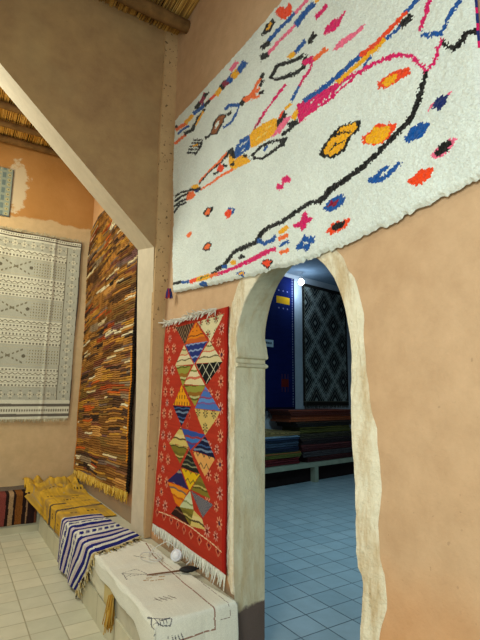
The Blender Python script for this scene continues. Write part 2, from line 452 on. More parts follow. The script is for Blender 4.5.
# ------------------------------------------------------------ ceilings: reed matting over poles
def reedmat(name):
    m, nt, b = newmat(name, .7, .25); N = NT(nt)
    a = N.n('ShaderNodeAttribute', attribute_name='Col')
    st = N.noise(1, 4, .6, N.scaled((60, 4, 60)))
    N.l(N.mix(1.0, a.outputs['Color'], N.ramp(st, [(.3, (.45, .42, .4)), (.7, (1, 1, 1))]), 'MULTIPLY'), b.inputs['Base Color'])
    return m
M_reed = reedmat('dry reeds')
M_dark = plain('dark mud roof', lin((46, 34, 22)), .95, .05)
def reeds(x0, x1, y0, y1, z, name, ragged, step=.012, palette=((184, 140, 70), (206, 162, 84), (160, 118, 58), (220, 180, 104))):
    m = MB(); x = x0
    while x < x1:
        r = rnd.uniform(.006, .0095); e = rnd.uniform(-ragged, ragged); zz = z+rnd.uniform(-.004, .008)
        c = lin(rnd.choice(palette)); sx = rnd.uniform(-.012, .012)
        m.tube([(x, y0, zz), (x+sx, (y0+y1)/2, zz+rnd.uniform(-.006, .006)), (x+sx*.5, y1+e, zz-rnd.uniform(0, .01))], r, 5, 0, c)
        x += step*rnd.uniform(.8, 1.15)
    return tag(m.build(name, M_reed, colors=True), 'layer of golden dry reeds laid side by side under the roof', 'reed matting', kind='stuff')
o = reeds(-3.2, 1.525, -3.0, 3.65, 5.10, 'reed_matting', .012)
o['label'] = 'golden reed matting of the ceiling above the brown plaster wall, by the top edge'
o = reeds(-3.2, 1.525, 4.10, 6.62, 5.12, 'reed_matting', .0, palette=((216, 166, 76), (228, 180, 92), (200, 148, 64), (234, 190, 108)))
o['label'] = 'golden reed matting of the far ceiling seen through the slanting opening'
m = MB(); m.box((-3.4, -3, 5.125), (1.53, 3.66, 5.3)); tag(m.build('ceiling', M_dark), kind='structure')
m = MB(); m.box((-3.4, 4.08, 5.15), (1.53, 6.63, 5.3)); tag(m.build('ceiling', M_dark), kind='structure')
M_pole = plain('rough dark pole', lin((118, 88, 52)), .85, .15, .45, 9, .8)
def pole(y, z, r, label, x0=-3.25, x1=1.6):
    m = MB(); n = 26; pts = []; rs = []
    for i in range(n):
        t = i/(n-1); pts.append((x0+(x1-x0)*t, y+.012*math.sin(5*t+y*7), z+.010*math.sin(7*t+y*3))); rs.append(r*(1+.10*math.sin(11*t+y)+rnd.uniform(-.05, .05)))
    m.tube(pts, rs, 10)
    return tag(m.build('ceiling_pole', M_pole, smooth=True), label, 'ceiling pole', 'wooden poles carrying the reed ceilings')
pole(3.42, 5.02, .055, 'dark rough pole at the top edge, in front of the brown plaster wall')
pole(6.54, 5.05, .045, 'dark pole of the far ceiling lying closest to the far wall')
pole(6.14, 5.06, .038, 'dark pole of the far ceiling, second from the far wall')
pole(5.74, 5.06, .04, 'dark pole of the far ceiling, third from the far wall')
pole(5.32, 5.06, .04, 'dark pole of the far ceiling, fourth from the far wall, nearly hidden')

# ------------------------------------------------------------ benches
M_bench = plaster('worn grey limewash', lin((176, 172, 152)), lin((196, 190, 168)), .2, .25)
M_skirt = tiles('skirting tiles', lin((196, 192, 166)), lin((208, 202, 176)), lin((150, 140, 110)), 4.0, .41, -2, 3.5-.41*12, .006, .4, .35)
b = empty('masonry_bench', (1.28, 4.5, 0), 'long grey plastered bench built along the right wall, draped with blankets', 'bench')
m = MB(); m.box((1.03, 2.43, .0), (1.528, 6.10, .415)); m.box((1.03, 6.10, .0), (1.528, 6.628, .4149))
m.build('seat', M_bench, b)
m = MB(); m.box((1.018, 2.43, 0), (1.03, 6.10, .195)); m.build('tile_skirting', M_skirt, b)
b = empty('masonry_bench', (-.5, 6.35, 0), 'low bench along the far wall, under the rug with upright brown and pink stripes', 'bench')
m = MB(); m.box((-3.198, 6.12, 0), (1.028, 6.628, .435)); m.build('seat', M_bench, b)
m = MB(); m.box((-3.2, 6.105, 0), (1.018, 6.12, .075)); m.build('tile_skirting', M_skirt, b)
# ------------------------------------------------------------ textiles
C_ = {k: np.array(lin(v)) for k, v in dict(
    W=(228, 236, 230), w=(250, 214, 110), K=(18, 18, 18), R=(248, 72, 22), O=(250, 112, 46), Y=(250, 178, 14), B=(12, 84, 164), N=(22, 40, 104),
    M=(222, 10, 104), P=(246, 112, 148), D=(140, 16, 56), o=(150, 82, 24), G=(50, 96, 60)).items()}
RUG = """O 3497 3971 3265 3916 3310 3970 3547 4028
Y 3286 3929 3141 3930 3198 3985 3347 3986
B 3145 3937 2918 3892 2958 3942 3190 3991
R 2898 3902 2737 3876 2767 3912 2929 3940
Y 2728 3857 2641 3880 2701 3939 2792 3917
K 2662 3869 2574 3867 2635 3937 2726 3940
D 2619 3865 2515 3853 2570 3921 2677 3935
B 2540 3844 2461 3862 2526 3929 2607 3912
Y 2484 3842 2383 3846 2445 3918 2550 3916
B 2398 3836 2311 3858 2376 3929 2466 3908
P 2516 3923 2430 3941 2484 3998 2572 3982
K 3562 4036 3462 3995 3483 4035 3584 4077
K 3096 3961 3006 3966 3067 4026 3160 4022
D 2989 3944 2904 3990 2971 4047 3059 4002
K 2957 3991 2865 3971 2892 4005 2985 4026
K 2939 3893 2845 3893 2884 3934 2980 3934
B 3445 3911 3351 3905 3225 3879 3250 3909 3380 3936 3479 3943
O 3501 3840 3266 3816 3305 3857 3546 3883
K 3308 3837 3148 3792 3096 3821 3160 3868 3196 3842 3344 3886
K 3117 3818 3061 3865 2928 3866 2958 3896 3096 3896 3157 3846
Y 3094 3811 3032 3840 2955 3860 2984 3885 3062 3865 3126 3836
K 3145 3698 2962 3609 2964 3627 3148 3717
K 3172 3684 2972 3587 2974 3605 3174 3702
K 3198 3668 2996 3574 2999 3592 3202 3687
K 3230 3655 3021 3557 3023 3575 3233 3674
K 3254 3638 3069 3549 3070 3567 3255 3656
K 2984 3639 3020 3597 3106 3557 3079 3537 2992 3577 2956 3621
Y 3135 3644 3053 3619 3063 3635 3145 3661
K 2791 3683 2704 3692 2579 3627 2629 3585 2668 3573 2720 3536 2872 3605 2816 3639
o 2771 3667 2694 3676 2600 3629 2654 3599 2691 3585 2741 3560 2841 3603 2792 3631
K 2923 3602 2829 3579 2849 3608 2945 3631
K 2564 3597 2500 3590 2525 3621 2590 3628
W 2751 3649 2699 3641 2710 3599 2769 3617
B 2604 3666 2544 3661 2417 3592 2362 3573 2380 3606 2425 3620 2558 3694 2635 3704
K 2372 3562 2310 3585 2357 3631 2420 3609
O 2329 3565 2206 3544 2244 3600 2370 3623
O 2237 3563 2186 3604 2130 3616 2159 3649 2219 3636 2273 3594
O 2230 3563 2146 3553 2164 3579 2249 3589
O 2257 3546 2148 3493 2155 3520 2264 3574
K 2129 3614 2097 3635 2132 3669 2165 3649
K 2138 3562 2108 3591 2142 3621 2172 3592
K 2169 3525 2104 3497 2115 3528 2181 3557
B 2435 3615 2448 3569 2530 3536 2644 3558 2625 3532 2505 3511 2420 3546 2405 3595
M 2213 3295 2128 3336 2028 3375 1944 3401 1886 3420 1903 3440 1962 3421 2048 3395 2150 3357 2236 3316
D 2216 3297 2130 3342 2144 3354 2230 3309
K 2579 3322 2498 3321 2441 3252 2451 3218 2496 3228 2542 3277
B 2405 3330 2270 3300 2255 3250 2274 3201 2403 3212
B 2469 3281 2442 3312 2265 3293 2254 3206 2413 3208 2454 3212
Y 2275 3309 2127 3297 1975 3260 1961 3181 2017 3159 2173 3177 2264 3199
Y 2543 3285 2462 3212 2360 3201 2258 3105 2380 3122 2494 3141 2541 3213
K 2358 3176 2303 3150 2303 3176 2358 3202
O 2578 3324 2716 3311 2863 3306 3027 3286 2999 3262 2839 3283 2694 3289 2557 3302
K 2559 3303 2694 3286 2870 3294 3015 3265 2992 3247 2851 3276 2677 3269 2542 3286
O 2483 3160 2649 3185 2774 3185 2986 3207 2964 3182 2753 3161 2630 3162 2468 3139
K 2501 3176 2454 3176 2477 3203 2525 3202
R 2716 3248 2673 3277 2600 3238 2634 3199 2696 3215
K 2758 3227 2664 3206 2676 3227 2771 3249
K 2637 3244 2569 3203 2560 3216 2628 3258
Y 3146 3297 3025 3268 2993 3216 3125 3257
K 3182 3270 3055 3211 2958 3194 2982 3226 3063 3240 3175 3293
O 3219 3271 3116 3241 3049 3182 3112 3171 3230 3198
N 3064 3206 2994 3186 3005 3211 3075 3232
K 3457 3319 3311 3299 3140 3250 3152 3273 3329 3324 3482 3347
K 3464 3275 3306 3263 3176 3238 3194 3262 3329 3289 3493 3303
K 3482 3234 3345 3227 3213 3203 3231 3227 3369 3253 3512 3261
K 3471 3178 3361 3202 3211 3173 3228 3197 3391 3228 3510 3204
K 2909 2966 2854 3002 2749 2970 2767 2947 2834 2922
O 2886 2963 2833 2984 2781 2972 2805 2938 2858 2942
B 2538 2877 2476 2851 2501 2830 2475 2816 2453 2850 2533 2890
R 2591 2862 2543 2879 2486 2850 2499 2811 2555 2812
O 3225 2898 3152 2906 3094 2886 3137 2861 3188 2867
K 2923 2693 2834 2730 2766 2700 2786 2652 2857 2662
O 2899 2693 2837 2719 2788 2697 2806 2667 2865 2677
K 2684 2463 2568 2478 2461 2531 2363 2537 2257 2534 2181 2521 2144 2552 2092 2574 2034 2580 2055 2606 2119 2600 2177 2576 2207 2548 2271 2562 2385 2566 2496 2559 2607 2506 2717 2493
K 2387 2533 2276 2527 2187 2525 2130 2564 2050 2576 1920 2567 1816 2579 1681 2594 1635 2577 1567 2582 1558 2605 1509 2615 1462 2617 1476 2642 1526 2640 1582 2629 1590 2606 1646 2603 1696 2621 1837 2607 1939 2596 2071 2606 2164 2593 2220 2555 2295 2559 2407 2566
K 1612 2568 1510 2603 1399 2620 1316 2634 1256 2652 1181 2676 1110 2705 1051 2729 1068 2754 1127 2731 1199 2703 1275 2679 1335 2662 1418 2649 1532 2633 1639 2598
K 1131 2699 1093 2707 1049 2737 1032 2762 1012 2807 1033 2826 1053 2781 1068 2759 1110 2731 1146 2724
K 1042 2746 1025 2767 1010 2800 988 2842 969 2881 992 2903 1011 2864 1033 2822 1048 2788 1064 2769
M 2691 2436 2549 2428 2364 2426 2220 2424 2108 2428 2037 2431 2053 2454 2124 2452 2236 2449 2381 2452 2566 2454 2708 2463
M 2382 2425 2250 2430 2117 2434 1984 2428 1997 2453 2133 2461 2270 2457 2404 2454
K 3470 2529 3262 2502 3274 2527 3483 2555
B 3286 2502 3127 2476 3134 2500 3294 2526
R 3109 2463 2968 2457 2994 2493 3136 2500
Y 3010 2462 2991 2494 2878 2484 2740 2468 2789 2438 2926 2444
G 2963 2466 2789 2458 2795 2467 2970 2476
O 2767 2433 2660 2442 2688 2471 2797 2463
K 2756 2461 2674 2460 2685 2476 2768 2477
B 2967 2430 2892 2437 2826 2423 2864 2388 2924 2408
Y 2513 2472 2440 2454 2441 2486 2514 2505
B 2618 2470 2550 2458 2556 2482 2624 2494
K 2386 2475 2354 2484 2349 2473 2322 2484 2367 2510 2416 2500
B 2435 2398 2371 2400 2322 2372 2366 2354
Y 2397 2378 2338 2368 2341 2384 2400 2394
K 2146 2388 2120 2407 2040 2389 2020 2369 2049 2349 2082 2339 2124 2372
R 2129 2397 2082 2395 2040 2379 2053 2358 2082 2347 2118 2376
P 1988 2805 1967 2829 1928 2806 1931 2846 1879 2837 1842 2808 1857 2789 1904 2803 1914 2769 1948 2776
M 1984 2803 1963 2825 1924 2802 1927 2842 1879 2834 1849 2809 1861 2794 1910 2809 1922 2776 1948 2780
Y 1951 2511 1863 2519 1885 2549 1974 2542
O 1954 2471 1867 2474 1883 2500 1971 2498
B 1945 2436 1866 2437 1879 2460 1959 2459
O 1946 2386 1856 2385 1870 2411 1961 2412
B 2194 2540 2115 2494 2030 2484 1978 2504 2007 2529 2050 2512 2113 2519 2173 2558
M 1831 2528 1775 2533 1757 2565 1726 2572 1717 2537 1671 2515 1699 2502 1724 2502 1731 2478 1759 2467 1779 2503 1819 2512
B 1816 2399 1772 2415 1742 2453 1717 2428 1658 2410 1667 2382 1699 2375 1716 2346 1760 2375 1795 2373
W 1743 2392 1714 2387 1717 2400 1746 2405
B 1600 2537 1551 2568 1477 2569 1437 2533 1486 2506 1560 2505
D 1566 2535 1535 2557 1478 2544 1511 2522
R 1587 2411 1539 2442 1460 2436 1411 2427 1449 2392 1529 2384
K 1547 2419 1516 2438 1456 2426 1472 2396 1524 2396
B 1310 2554 1240 2529 1182 2533 1118 2565 1135 2587 1197 2556 1247 2553 1311 2577
B 1258 2557 1218 2573 1179 2572 1187 2591 1229 2592 1272 2575
B 1291 2559 1230 2551 1236 2568 1297 2576
R 1106 2476 1059 2488 1035 2504 974 2481 998 2451 1047 2438 1088 2461
B 1099 2659 1087 2687 1033 2707 980 2673 997 2651 1028 2636 1078 2638
P 980 2721 953 2739 961 2750 988 2732
P 905 2734 872 2738 878 2751 911 2747
N 971 2737 949 2758 909 2757 892 2736 911 2710 939 2709
P 990 2532 968 2554 906 2563 867 2549 890 2531 945 2509
K 971 2545 941 2560 906 2563 889 2544 916 2522 953 2516
R 1230 2982 1225 3013 1172 3010 1117 3005 1053 2972 1053 2941 1118 2947 1176 2953
Y 1202 2993 1167 3001 1113 2981 1128 2960 1175 2960
R 1328 2759 1323 2785 1266 2797 1236 2809 1128 2750 1152 2727 1212 2701 1276 2728
Y 1307 2767 1251 2803 1169 2762 1175 2724 1223 2712 1287 2739
K 1607 2836 1595 2864 1540 2900 1458 2919 1334 2891 1337 2833 1393 2825 1426 2776 1507 2770 1584 2810
Y 1583 2838 1533 2882 1450 2907 1361 2888 1357 2849 1409 2835 1441 2792 1515 2785
K 1514 2882 1458 2878 1388 2847 1389 2857 1461 2890 1521 2894
K 1532 2815 1487 2836 1427 2822 1430 2831 1493 2847 1541 2825
R 1990 3987 1942 4004 1890 3939 1849 3941 1816 3889 1827 3848 1901 3869 1953 3932
K 2151 3956 2087 3984 2019 3968 1982 3920 2037 3893 2110 3926
Y 2068 3922 2019 3937 2046 3970 2096 3955
B 2061 3822 1963 3823 1879 3817 1781 3817 1804 3852 1904 3853 1988 3860 2089 3860
K 2134 3825 2033 3797 2064 3850 2167 3881
P 1780 3809 1724 3813 1665 3814 1686 3847 1747 3846 1803 3844
B 1778 3722 1700 3733 1613 3736 1647 3789 1737 3788 1818 3778
Y 1610 3741 1581 3742 1600 3773 1630 3773
P 2062 3738 1965 3743 1785 3738 1804 3767 1987 3773 2086 3769
K 2139 3754 2048 3719 2075 3775 2167 3812
M 1613 3647 1562 3646 1521 3652 1543 3686 1584 3680 1635 3682
M 1572 3517 1536 3550 1489 3544 1451 3533 1397 3528 1420 3502 1446 3477 1499 3481
P 1497 3362 1455 3386 1370 3376 1280 3358 1301 3336 1371 3343 1428 3343
K 1661 3525 1644 3547 1614 3545 1640 3587 1677 3589 1699 3563
B 1801 3554 1745 3562 1702 3573 1730 3610 1773 3599 1830 3592
Y 1859 3568 1791 3554 1814 3595 1883 3611
K 1715 3514 1794 3536 1880 3576 1988 3627 2027 3605 2060 3575 1966 3496 1870 3452 1781 3418 1714 3412 1698 3492 1730 3518 1743 3441 1797 3450 1881 3483 1968 3523 2025 3565 1992 3570 1966 3591 1869 3544 1781 3504 1700 3482
M 1717 3429 1634 3412 1657 3457 1742 3476
O 1640 3402 1577 3400 1528 3398 1549 3434 1600 3437 1664 3440
M 1671 3445 1684 3393 1733 3376 1781 3347 1759 3323 1712 3352 1662 3371 1647 3425
B 1777 3347 1812 3320 1844 3295 1820 3272 1789 3297 1754 3324
M 1787 3227 1665 3217 1631 3226 1576 3177 1470 3160 1451 3179 1344 3144 1454 3115 1516 3102 1594 3101 1685 3110 1776 3111 1788 3165
M 1608 3199 1508 3177 1449 3167 1366 3141 1313 3136 1381 3111 1465 3122 1526 3101 1609 3151
B 1716 3200 1591 3186 1497 3188 1423 3192 1299 3196 1316 3227 1443 3225 1517 3221 1611 3221 1737 3236
Y 1470 3159 1383 3160 1303 3162 1226 3169 1159 3185 1176 3213 1243 3197 1319 3191 1400 3190 1489 3190
R 1306 3191 1225 3195 1164 3209 1107 3218 1046 3230 1060 3257 1122 3245 1181 3237 1242 3224 1323 3220
B 1163 3181 1111 3187 1072 3196 1084 3216 1122 3206 1174 3202
K 1074 3171 1015 3186 1039 3229 1100 3215
B 1053 3233 1021 3238 989 3244 1001 3266 1033 3260 1065 3256
B 1300 3134 1248 3159 1257 3171 1308 3146
W 1485 3120 1446 3133 1402 3128 1408 3139 1453 3144 1493 3131
W 1420 3127 1375 3132 1381 3141 1426 3136
W 1673 3165 1639 3176 1646 3184 1680 3173
W 1608 3114 1557 3122 1563 3130 1614 3122
W 1536 3119 1511 3136 1517 3144 1543 3127
M 1328 3119 1246 3106 1164 3081 1133 3075 1083 3039 1036 3002 1018 2967 1004 2970 1028 3014 1081 3056 1136 3095 1172 3105 1255 3130 1340 3144
M 1045 3002 1019 2962 981 2895 967 2899 1005 2967 1032 3008
M 961 2901 927 2916 915 2955 892 2984 904 3000 928 2969 940 2932 972 2918
M 947 3219 968 3178 985 3143 1011 3113 993 3091 967 3122 950 3158 930 3198
B 994 3070 949 3033 897 3001 898 3023 948 3054 991 3090
B 891 3009 868 3039 845 3070 801 3085 811 3105 857 3089 882 3057 905 3027
K 911 2969 854 2899 812 2910 796 2927 765 2917 771 2945 809 2956 828 2938 855 2925 899 2984
K 992 2910 1008 2863 984 2843 969 2890
K 1979 3243 1903 3260 1880 3224 1920 3177 1979 3182
R 1948 3233 1902 3261 1919 3277 1965 3250
Y 1883 3254 1834 3258 1851 3280 1901 3277
P 2043 3159 1954 3198 1904 3213 1840 3191 1899 3154 1955 3142
Y 1850 3184 1798 3213 1768 3179 1805 3146
K 1868 3135 1774 3108 1788 3142 1883 3170
K 1794 3133 1940 3127 1921 3103 1777 3110
K 2261 3117 2162 3138 2055 3125 1931 3080 1903 3083 1916 3057 1984 3073 2069 3067 2140 3077 2270 3148 2274 3129 2136 3055 2051 3042 1968 3049 1895 3034 1880 3081 1939 3102 2066 3149 2184 3164 2288 3144
B 2107 3098 2062 3108 2084 3131 2129 3121
K 1945 3057 1892 3041 1906 3080 1959 3097
W 2397 3267 2354 3279 2365 3290 2409 3278
W 2346 3264 2290 3268 2300 3279 2356 3275
W 2384 3222 2327 3227 2338 3238 2395 3233
w 2195 3222 2142 3219 2152 3232 2205 3234
w 2126 3215 2075 3212 2084 3224 2135 3227
w 2081 3234 2031 3231 2040 3243 2090 3246"""
KIL = """brown 3425 2163 3059 2151 3238 2000
orange 3033 2153 2847 1991 3225 2002
cream 3011 2151 2629 2159 2810 1989
blue 3224 1999 2844 1991 3030 1838
creamstripe 3249 1998 3039 1834 3406 1843
green 3398 1843 3080 1825 3235 1674
creamstripe 2819 1990 2633 1831 3008 1839
black 3008 1836 2631 1828 2846 1679
pinkstripe 3033 1834 2866 1673 3209 1692
green 3215 1681 2860 1675 3014 1528
gold 3260 1684 3076 1527 3419 1528
navystripe 3419 1522 3076 1520 3243 1370
mauve 2860 1667 2644 1505 3013 1511
beige 3013 1507 2644 1501 2849 1333
cream2 3252 1365 3174 1303 3095 1228 3456 1228
olive 3463 1227 3110 1225 3248 1094
purple 3235 1359 2849 1336 3062 1211
navystripe 2848 1328 2696 1193 3022 1214
peach 3022 1210 2696 1193 2848 1058
greystripe 3084 1217 2913 1065 3229 1070
yellow 3229 1065 2913 1062 3053 934
navy 3245 1054 3069 935 3473 933
orangestripe 3458 925 3065 933 3224 786 3310 799
olivestripe 2913 1060 2754 929 3029 942
grid 3035 934 2722 900 2854 791
mint 3044 933 2986 818 3224 786
olivestripe 3224 786 2986 818 2960 780 3029 703
dark 3281 782 3214 784 3029 700 3389 701
beige2 2985 812 2862 783 2818 724 3023 700
line 3594 674 3021 693 2552 639 2545 645 3013 700 3586 682"""
def parse(t):
    for l in t.strip().splitlines():
        a = l.split(); v = [float(x)/1000 for x in a[1:]]
        yield a[0], list(zip(v[0::2], v[1::2]))

M_shag = attrmat('thick wool pile', 1.0, 150, .45, .01, .10, .2)
M_flat = attrmat('woven wool', .95, 220, .35, .004, .25)
M_fr = attrmat('wool fringe', .95, 200, .3, .004, .3)

# --- the big white shag rug: pattern laid out in wall metres (y along the wall, z up)
def lerp1(x, xs, ys): return np.interp(x, xs, ys)
ny, nz = 440, 270
s_ = np.linspace(0, 1, ny); t_ = np.linspace(0, 1, nz)
yy = 3.605+(.765-3.605)*s_
yleft = lambda z: np.interp(z, [2.44, 3.22, 4.02, 4.2], [3.475, 3.515, 3.56, 3.57])
bot = lerp1(-yy, [-3.61, -3.5, -2.44, -1.75, -1.17, -.78], [2.475, 2.45, 2.35, 2.305, 2.335, 2.375])
top = lerp1(-yy, [-3.61, -3.2, -1.9, -.78], [4.13, 4.10, 4.03, 3.98])
Yg = np.repeat(yy[:, None], nz, 1); Zg = bot[:, None]+(top-bot)[:, None]*t_[None, :]
Yg = .765+(yleft(Zg)-.765)*(Yg-.765)/2.84
# scalloped edges
eb = smoothnoise((1, ny), 5)[0]*.007+smoothnoise((1, ny), 2)[0]*.005
Zg += (eb[:, None])*np.clip(1-t_*30, 0, 1)[None, :]+(np.roll(eb, 31)[:, None])*np.clip((t_-.967)*30, 0, 1)[None, :]
el = smoothnoise((1, nz), 4)[0]*.007
Yg += el[None, :]*np.clip(1-s_*60, 0, 1)[:, None]
Yg += .012*smoothnoise((ny, nz), 60)
pile = .030+.0022*smoothnoise((ny, nz), 2)+.0022*smoothnoise((ny, nz), 4)+.0015*smoothnoise((ny, nz), 1)+.004*smoothnoise((ny, nz), 25)+.008*smoothnoise((ny, nz), 90)
edge = np.minimum(np.minimum(s_, 1-s_)[:, None]*2.82, np.minimum(t_, 1-t_)[None, :]*1.7)
pile *= np.clip(.35+edge/.025, 0, 1)
P = np.stack([1.518-pile, Yg, Zg], -1)
Yc = (Yg[:-1, :-1]+Yg[1:, 1:])/2; Zc = (Zg[:-1, :-1]+Zg[1:, 1:])/2
Yj = Yc+.003*RNG.standard_normal(Yc.shape)+.005*smoothnoise(Yc.shape, 2); Zj = Zc+.0025*RNG.standard_normal(Yc.shape)+.004*smoothnoise(Yc.shape, 2)
C = np.empty(Yc.shape+(3,)); C[:] = C_['W']
C *= (1+.05*smoothnoise(Yc.shape, 30)+.05*RNG.standard_normal(Yc.shape))[..., None]
for code, poly in parse(RUG):
    a = np.array(poly); y0, z0 = a.min(0)-.03; y1, z1 = a.max(0)+.03
    box = (Yc > y0) & (Yc < y1) & (Zc > z0) & (Zc < z1)
    ii = np.nonzero(box)
    ins = inpoly(Yj[ii], Zj[ii], poly)
    v = 1+.12*RNG.standard_normal(ins.sum())
    C[ii[0][ins], ii[1][ins]] = C_[code]*v[:, None]
sel = (Yc < .772); C[sel] = C_['N']*1.2; C[(Yc < .772) & (np.sin(Zc*90) > .3)] = C_['M']
C = np.clip(C, 0, 1)
rug = empty('shag_rug', (1.52, 2.2, 2.3), 'big white shaggy wool rug with bright abstract marks, hung over the doorway', 'rug')
cloth('pile', P, C, M_shag, rug, .006, smooth=False)
m = MB()
for k in range(26):
    a = rnd.uniform(0, 6.28); c = lin(rnd.choice([(20, 66, 140), (20, 66, 140), (180, 40, 40), (30, 50, 100)]))
    x = 1.47+rnd.uniform(-.012, .012); y = 3.485+rnd.uniform(-.01, .01)
    m.tube([(x, y, 2.50), (x+.014*math.cos(a), y+.016*math.sin(a), 2.465), (x+.02*math.cos(a), y+.026*math.sin(a), 2.415)], .0035, 4, 0, c if k % 3 else lin((190, 50, 50)))
tag(m.build('corner_tassel', M_fr, rug, colors=True), 'blue and red yarn tassel')

def fringe(name, pts, dirs, length, r, col, parent, jitter=.25, mat=None, label=None, sway=.012, knots=0):
    """strands of yarn hanging from the points"""
    m = MB()
    for p, d in zip(pts, dirs):
        p = Vector(p); d = Vector(d).normalized(); L = length*rnd.uniform(1-jitter, 1+jitter*.5)
        a = Vector((rnd.uniform(-1, 1), rnd.uniform(-1, 1), rnd.uniform(-1, 1)))*sway
        c = np.clip(np.array(col[rnd.randrange(len(col))])*rnd.uniform(.85, 1.1), 0, 1)
        m.tube([p, p+d*L*.5+a*.6, p+d*L+a*1.3], [r, r*.9, r*.5], 4, 0, tuple(c))
    o = m.build(name, mat or M_fr, parent, colors=True)
    if label: o['label'] = label
    return o

# --- red kilim
def stripes(v, cols, ws):
    ws = np.array(ws, float); e = np.cumsum(ws)/ws.sum(); k = np.searchsorted(e, v % 1.0)
    return np.array(cols)[np.clip(k, 0, len(cols)-1)]
def lc(*c): return np.array(lin(c))
hd = {}
def kil_fill(code, u, v):
    """u,v metres inside the motif's box"""
    n = u.shape
    z = lambda c: np.broadcast_to(c, n+(3,)).copy()
    vj = v+.004*np.sin(u*40)
    if code == 'brown':
        c = z(lc(70, 52, 40)); c[(np.abs((u-.19)*1.1)+.0+(v-.05)) % .05 < .014] = lc(150, 120, 90); return c
    if code == 'orange':
        c = z(lc(226, 130, 30)); c[vj < .04] = lc(196, 96, 40); c[(vj > .055) & (vj < .063)] = lc(110, 60, 30)
        c[(np.abs(u % .06-.03) < .008) & (v > .09) & (v % .04 < .02)] = lc(130, 70, 30); return c
    if code == 'gold':
        c = z(lc(236, 160, 24)); c[(np.abs(u % .05-.025) < .009) & (v % .05 < .028)] = lc(140, 90, 30); return c
    if code in ('cream', 'beige'):
        b = lc(226, 214, 170) if code == 'cream' else lc(214, 184, 108); c = z(b)
        du = (u % .11)-.055; dv = (v % .10)-.05; r = np.hypot(du, dv); a = np.arctan2(dv, du)
        c[(r < .034) & (np.cos(a*8) > 0) & (r > .008)] = lc(74, 74, 50) if code == 'beige' else lc(104, 88, 66)
        if code == 'cream': c[(r < .012)] = lc(170, 50, 40)
        return c
    if code == 'blue':
        c = z(lc(40, 54, 120)); c[((v+.010*np.abs(((u*25) % 2)-1)) % .05) < .012] = lc(140, 160, 200); return c
    if code == 'navystripe': return stripes(vj/.07, [lc(24, 28, 60), lc(110, 130, 160), lc(24, 28, 60), lc(60, 90, 140)], [3, 1.5, 2, 1])
    if code == 'mauve': return stripes(vj/.09, [lc(76, 116, 190), lc(120, 90, 150), lc(90, 140, 205), lc(140, 70, 110)], [3, 1, 2, 1])
    if code == 'purple': return stripes(vj/.10, [lc(52, 82, 160), lc(110, 60, 110), lc(60, 120, 190), lc(150, 60, 70)], [3, 1, 2, 1])
    if code == 'creamstripe': return stripes(vj/.13, [lc(220, 206, 160), lc(120, 110, 80), lc(228, 216, 176), lc(208, 120, 90), lc(214, 200, 150), lc(110, 116, 70)], [4, 1, 3, 1, 3, 1])
    if code == 'pinkstripe': return stripes(vj/.12, [lc(224, 208, 160), lc(206, 110, 84), lc(226, 212, 170), lc(120, 130, 60)], [4, 1.5, 3, 1])
    if code == 'green': return stripes(vj/.10, [lc(150, 150, 64), lc(96, 92, 34), lc(190, 188, 130), lc(150, 104, 40)], [3, 1, 1, 2])
    if code in ('olive', 'olivestripe'): return stripes(vj/.08, [lc(128, 116, 44), lc(84, 78, 34), lc(190, 172, 96), lc(110, 100, 40)], [3, 1, 1, 2])
    if code in ('cream2', 'beige2'): return stripes(vj/.08, [lc(214, 190, 110), lc(96, 80, 50), lc(224, 204, 140)], [3, 1, 2])
    if code == 'black':
        c = z(lc(26, 26, 26)); a = np.abs(((u*20) % 2)-1)*.05; c[((v+a) % .10) < .009] = lc(200, 196, 170); c[((v-a) % .10) < .009] = lc(200, 196, 170); return c
    if code == 'peach':
        c = z(lc(226, 164, 92)); a = np.abs(((u*25) % 2)-1)*.04; c[(((v+a) % .08) < .012) & (v % .16 > .05)] = lc(90, 84, 60); return c
    if code == 'greystripe': return stripes(vj/.07, [lc(34, 36, 32), lc(140, 140, 110), lc(40, 44, 40), lc(96, 100, 80)], [3, 1, 2, 1])
    if code == 'yellow':
        c = z(lc(226, 184, 24)); a = np.abs(((u*22) % 2)-1)*.03; c[((v+a) % .07) < .012] = lc(120, 104, 40); return c
    if code == 'navy': return stripes(vj/.11, [lc(44, 40, 92), lc(44, 40, 92), lc(150, 140, 130)], [5, 2, 1.5])
    if code == 'orangestripe': return stripes(vj/.12, [lc(226, 130, 24), lc(190, 90, 24), lc(236, 160, 40), lc(120, 100, 90)], [4, 1, 3, 1])
    if code == 'grid':
        c = z(lc(44, 42, 84)); c[((u*1.4+v) % .02 < .009) & (v < .22)] = lc(150, 146, 140); return c
    if code == 'mint': return stripes(vj/.09, [lc(196, 204, 160), lc(140, 150, 100), lc(210, 214, 178)], [4, 1, 2])
    if code == 'dark': return stripes(vj/.06, [lc(50, 30, 26), lc(120, 80, 60)], [4, 1])
    return z(lc(224, 170, 140))
ny, nz = 250, 400
s_ = np.linspace(0, 1, ny); t_ = np.linspace(0, 1, nz)
S, T = np.meshgrid(s_, t_, indexing='ij')
yl = 3.715-.095*T; yr = 2.53+.04*T
Yg = yl+(yr-yl)*S; Zg = (.565+(.53-.565)*S)*(1-T)+(2.225+(2.20-2.225)*S)*T
Yg += .004*smoothnoise((ny, nz), 40)
bulge = .014+.010*smoothnoise((ny, nz), (70, 200))+.004*smoothnoise((ny, nz), 30)+.02*np.clip(.15-T, 0, 1)+.02*np.clip(S-.93, 0, 1)
P = np.stack([1.522-bulge, Yg, Zg], -1)
Yc = (Yg[:-1, :-1]+Yg[1:, 1:])/2; Zc = (Zg[:-1, :-1]+Zg[1:, 1:])/2; Sc = S[:-1, :-1]; Tc = T[:-1, :-1]
C = np.empty(Yc.shape+(3,)); C[:] = lc(180, 54, 36)
C *= (1+.10*smoothnoise(Yc.shape, (40, 3)))[..., None]
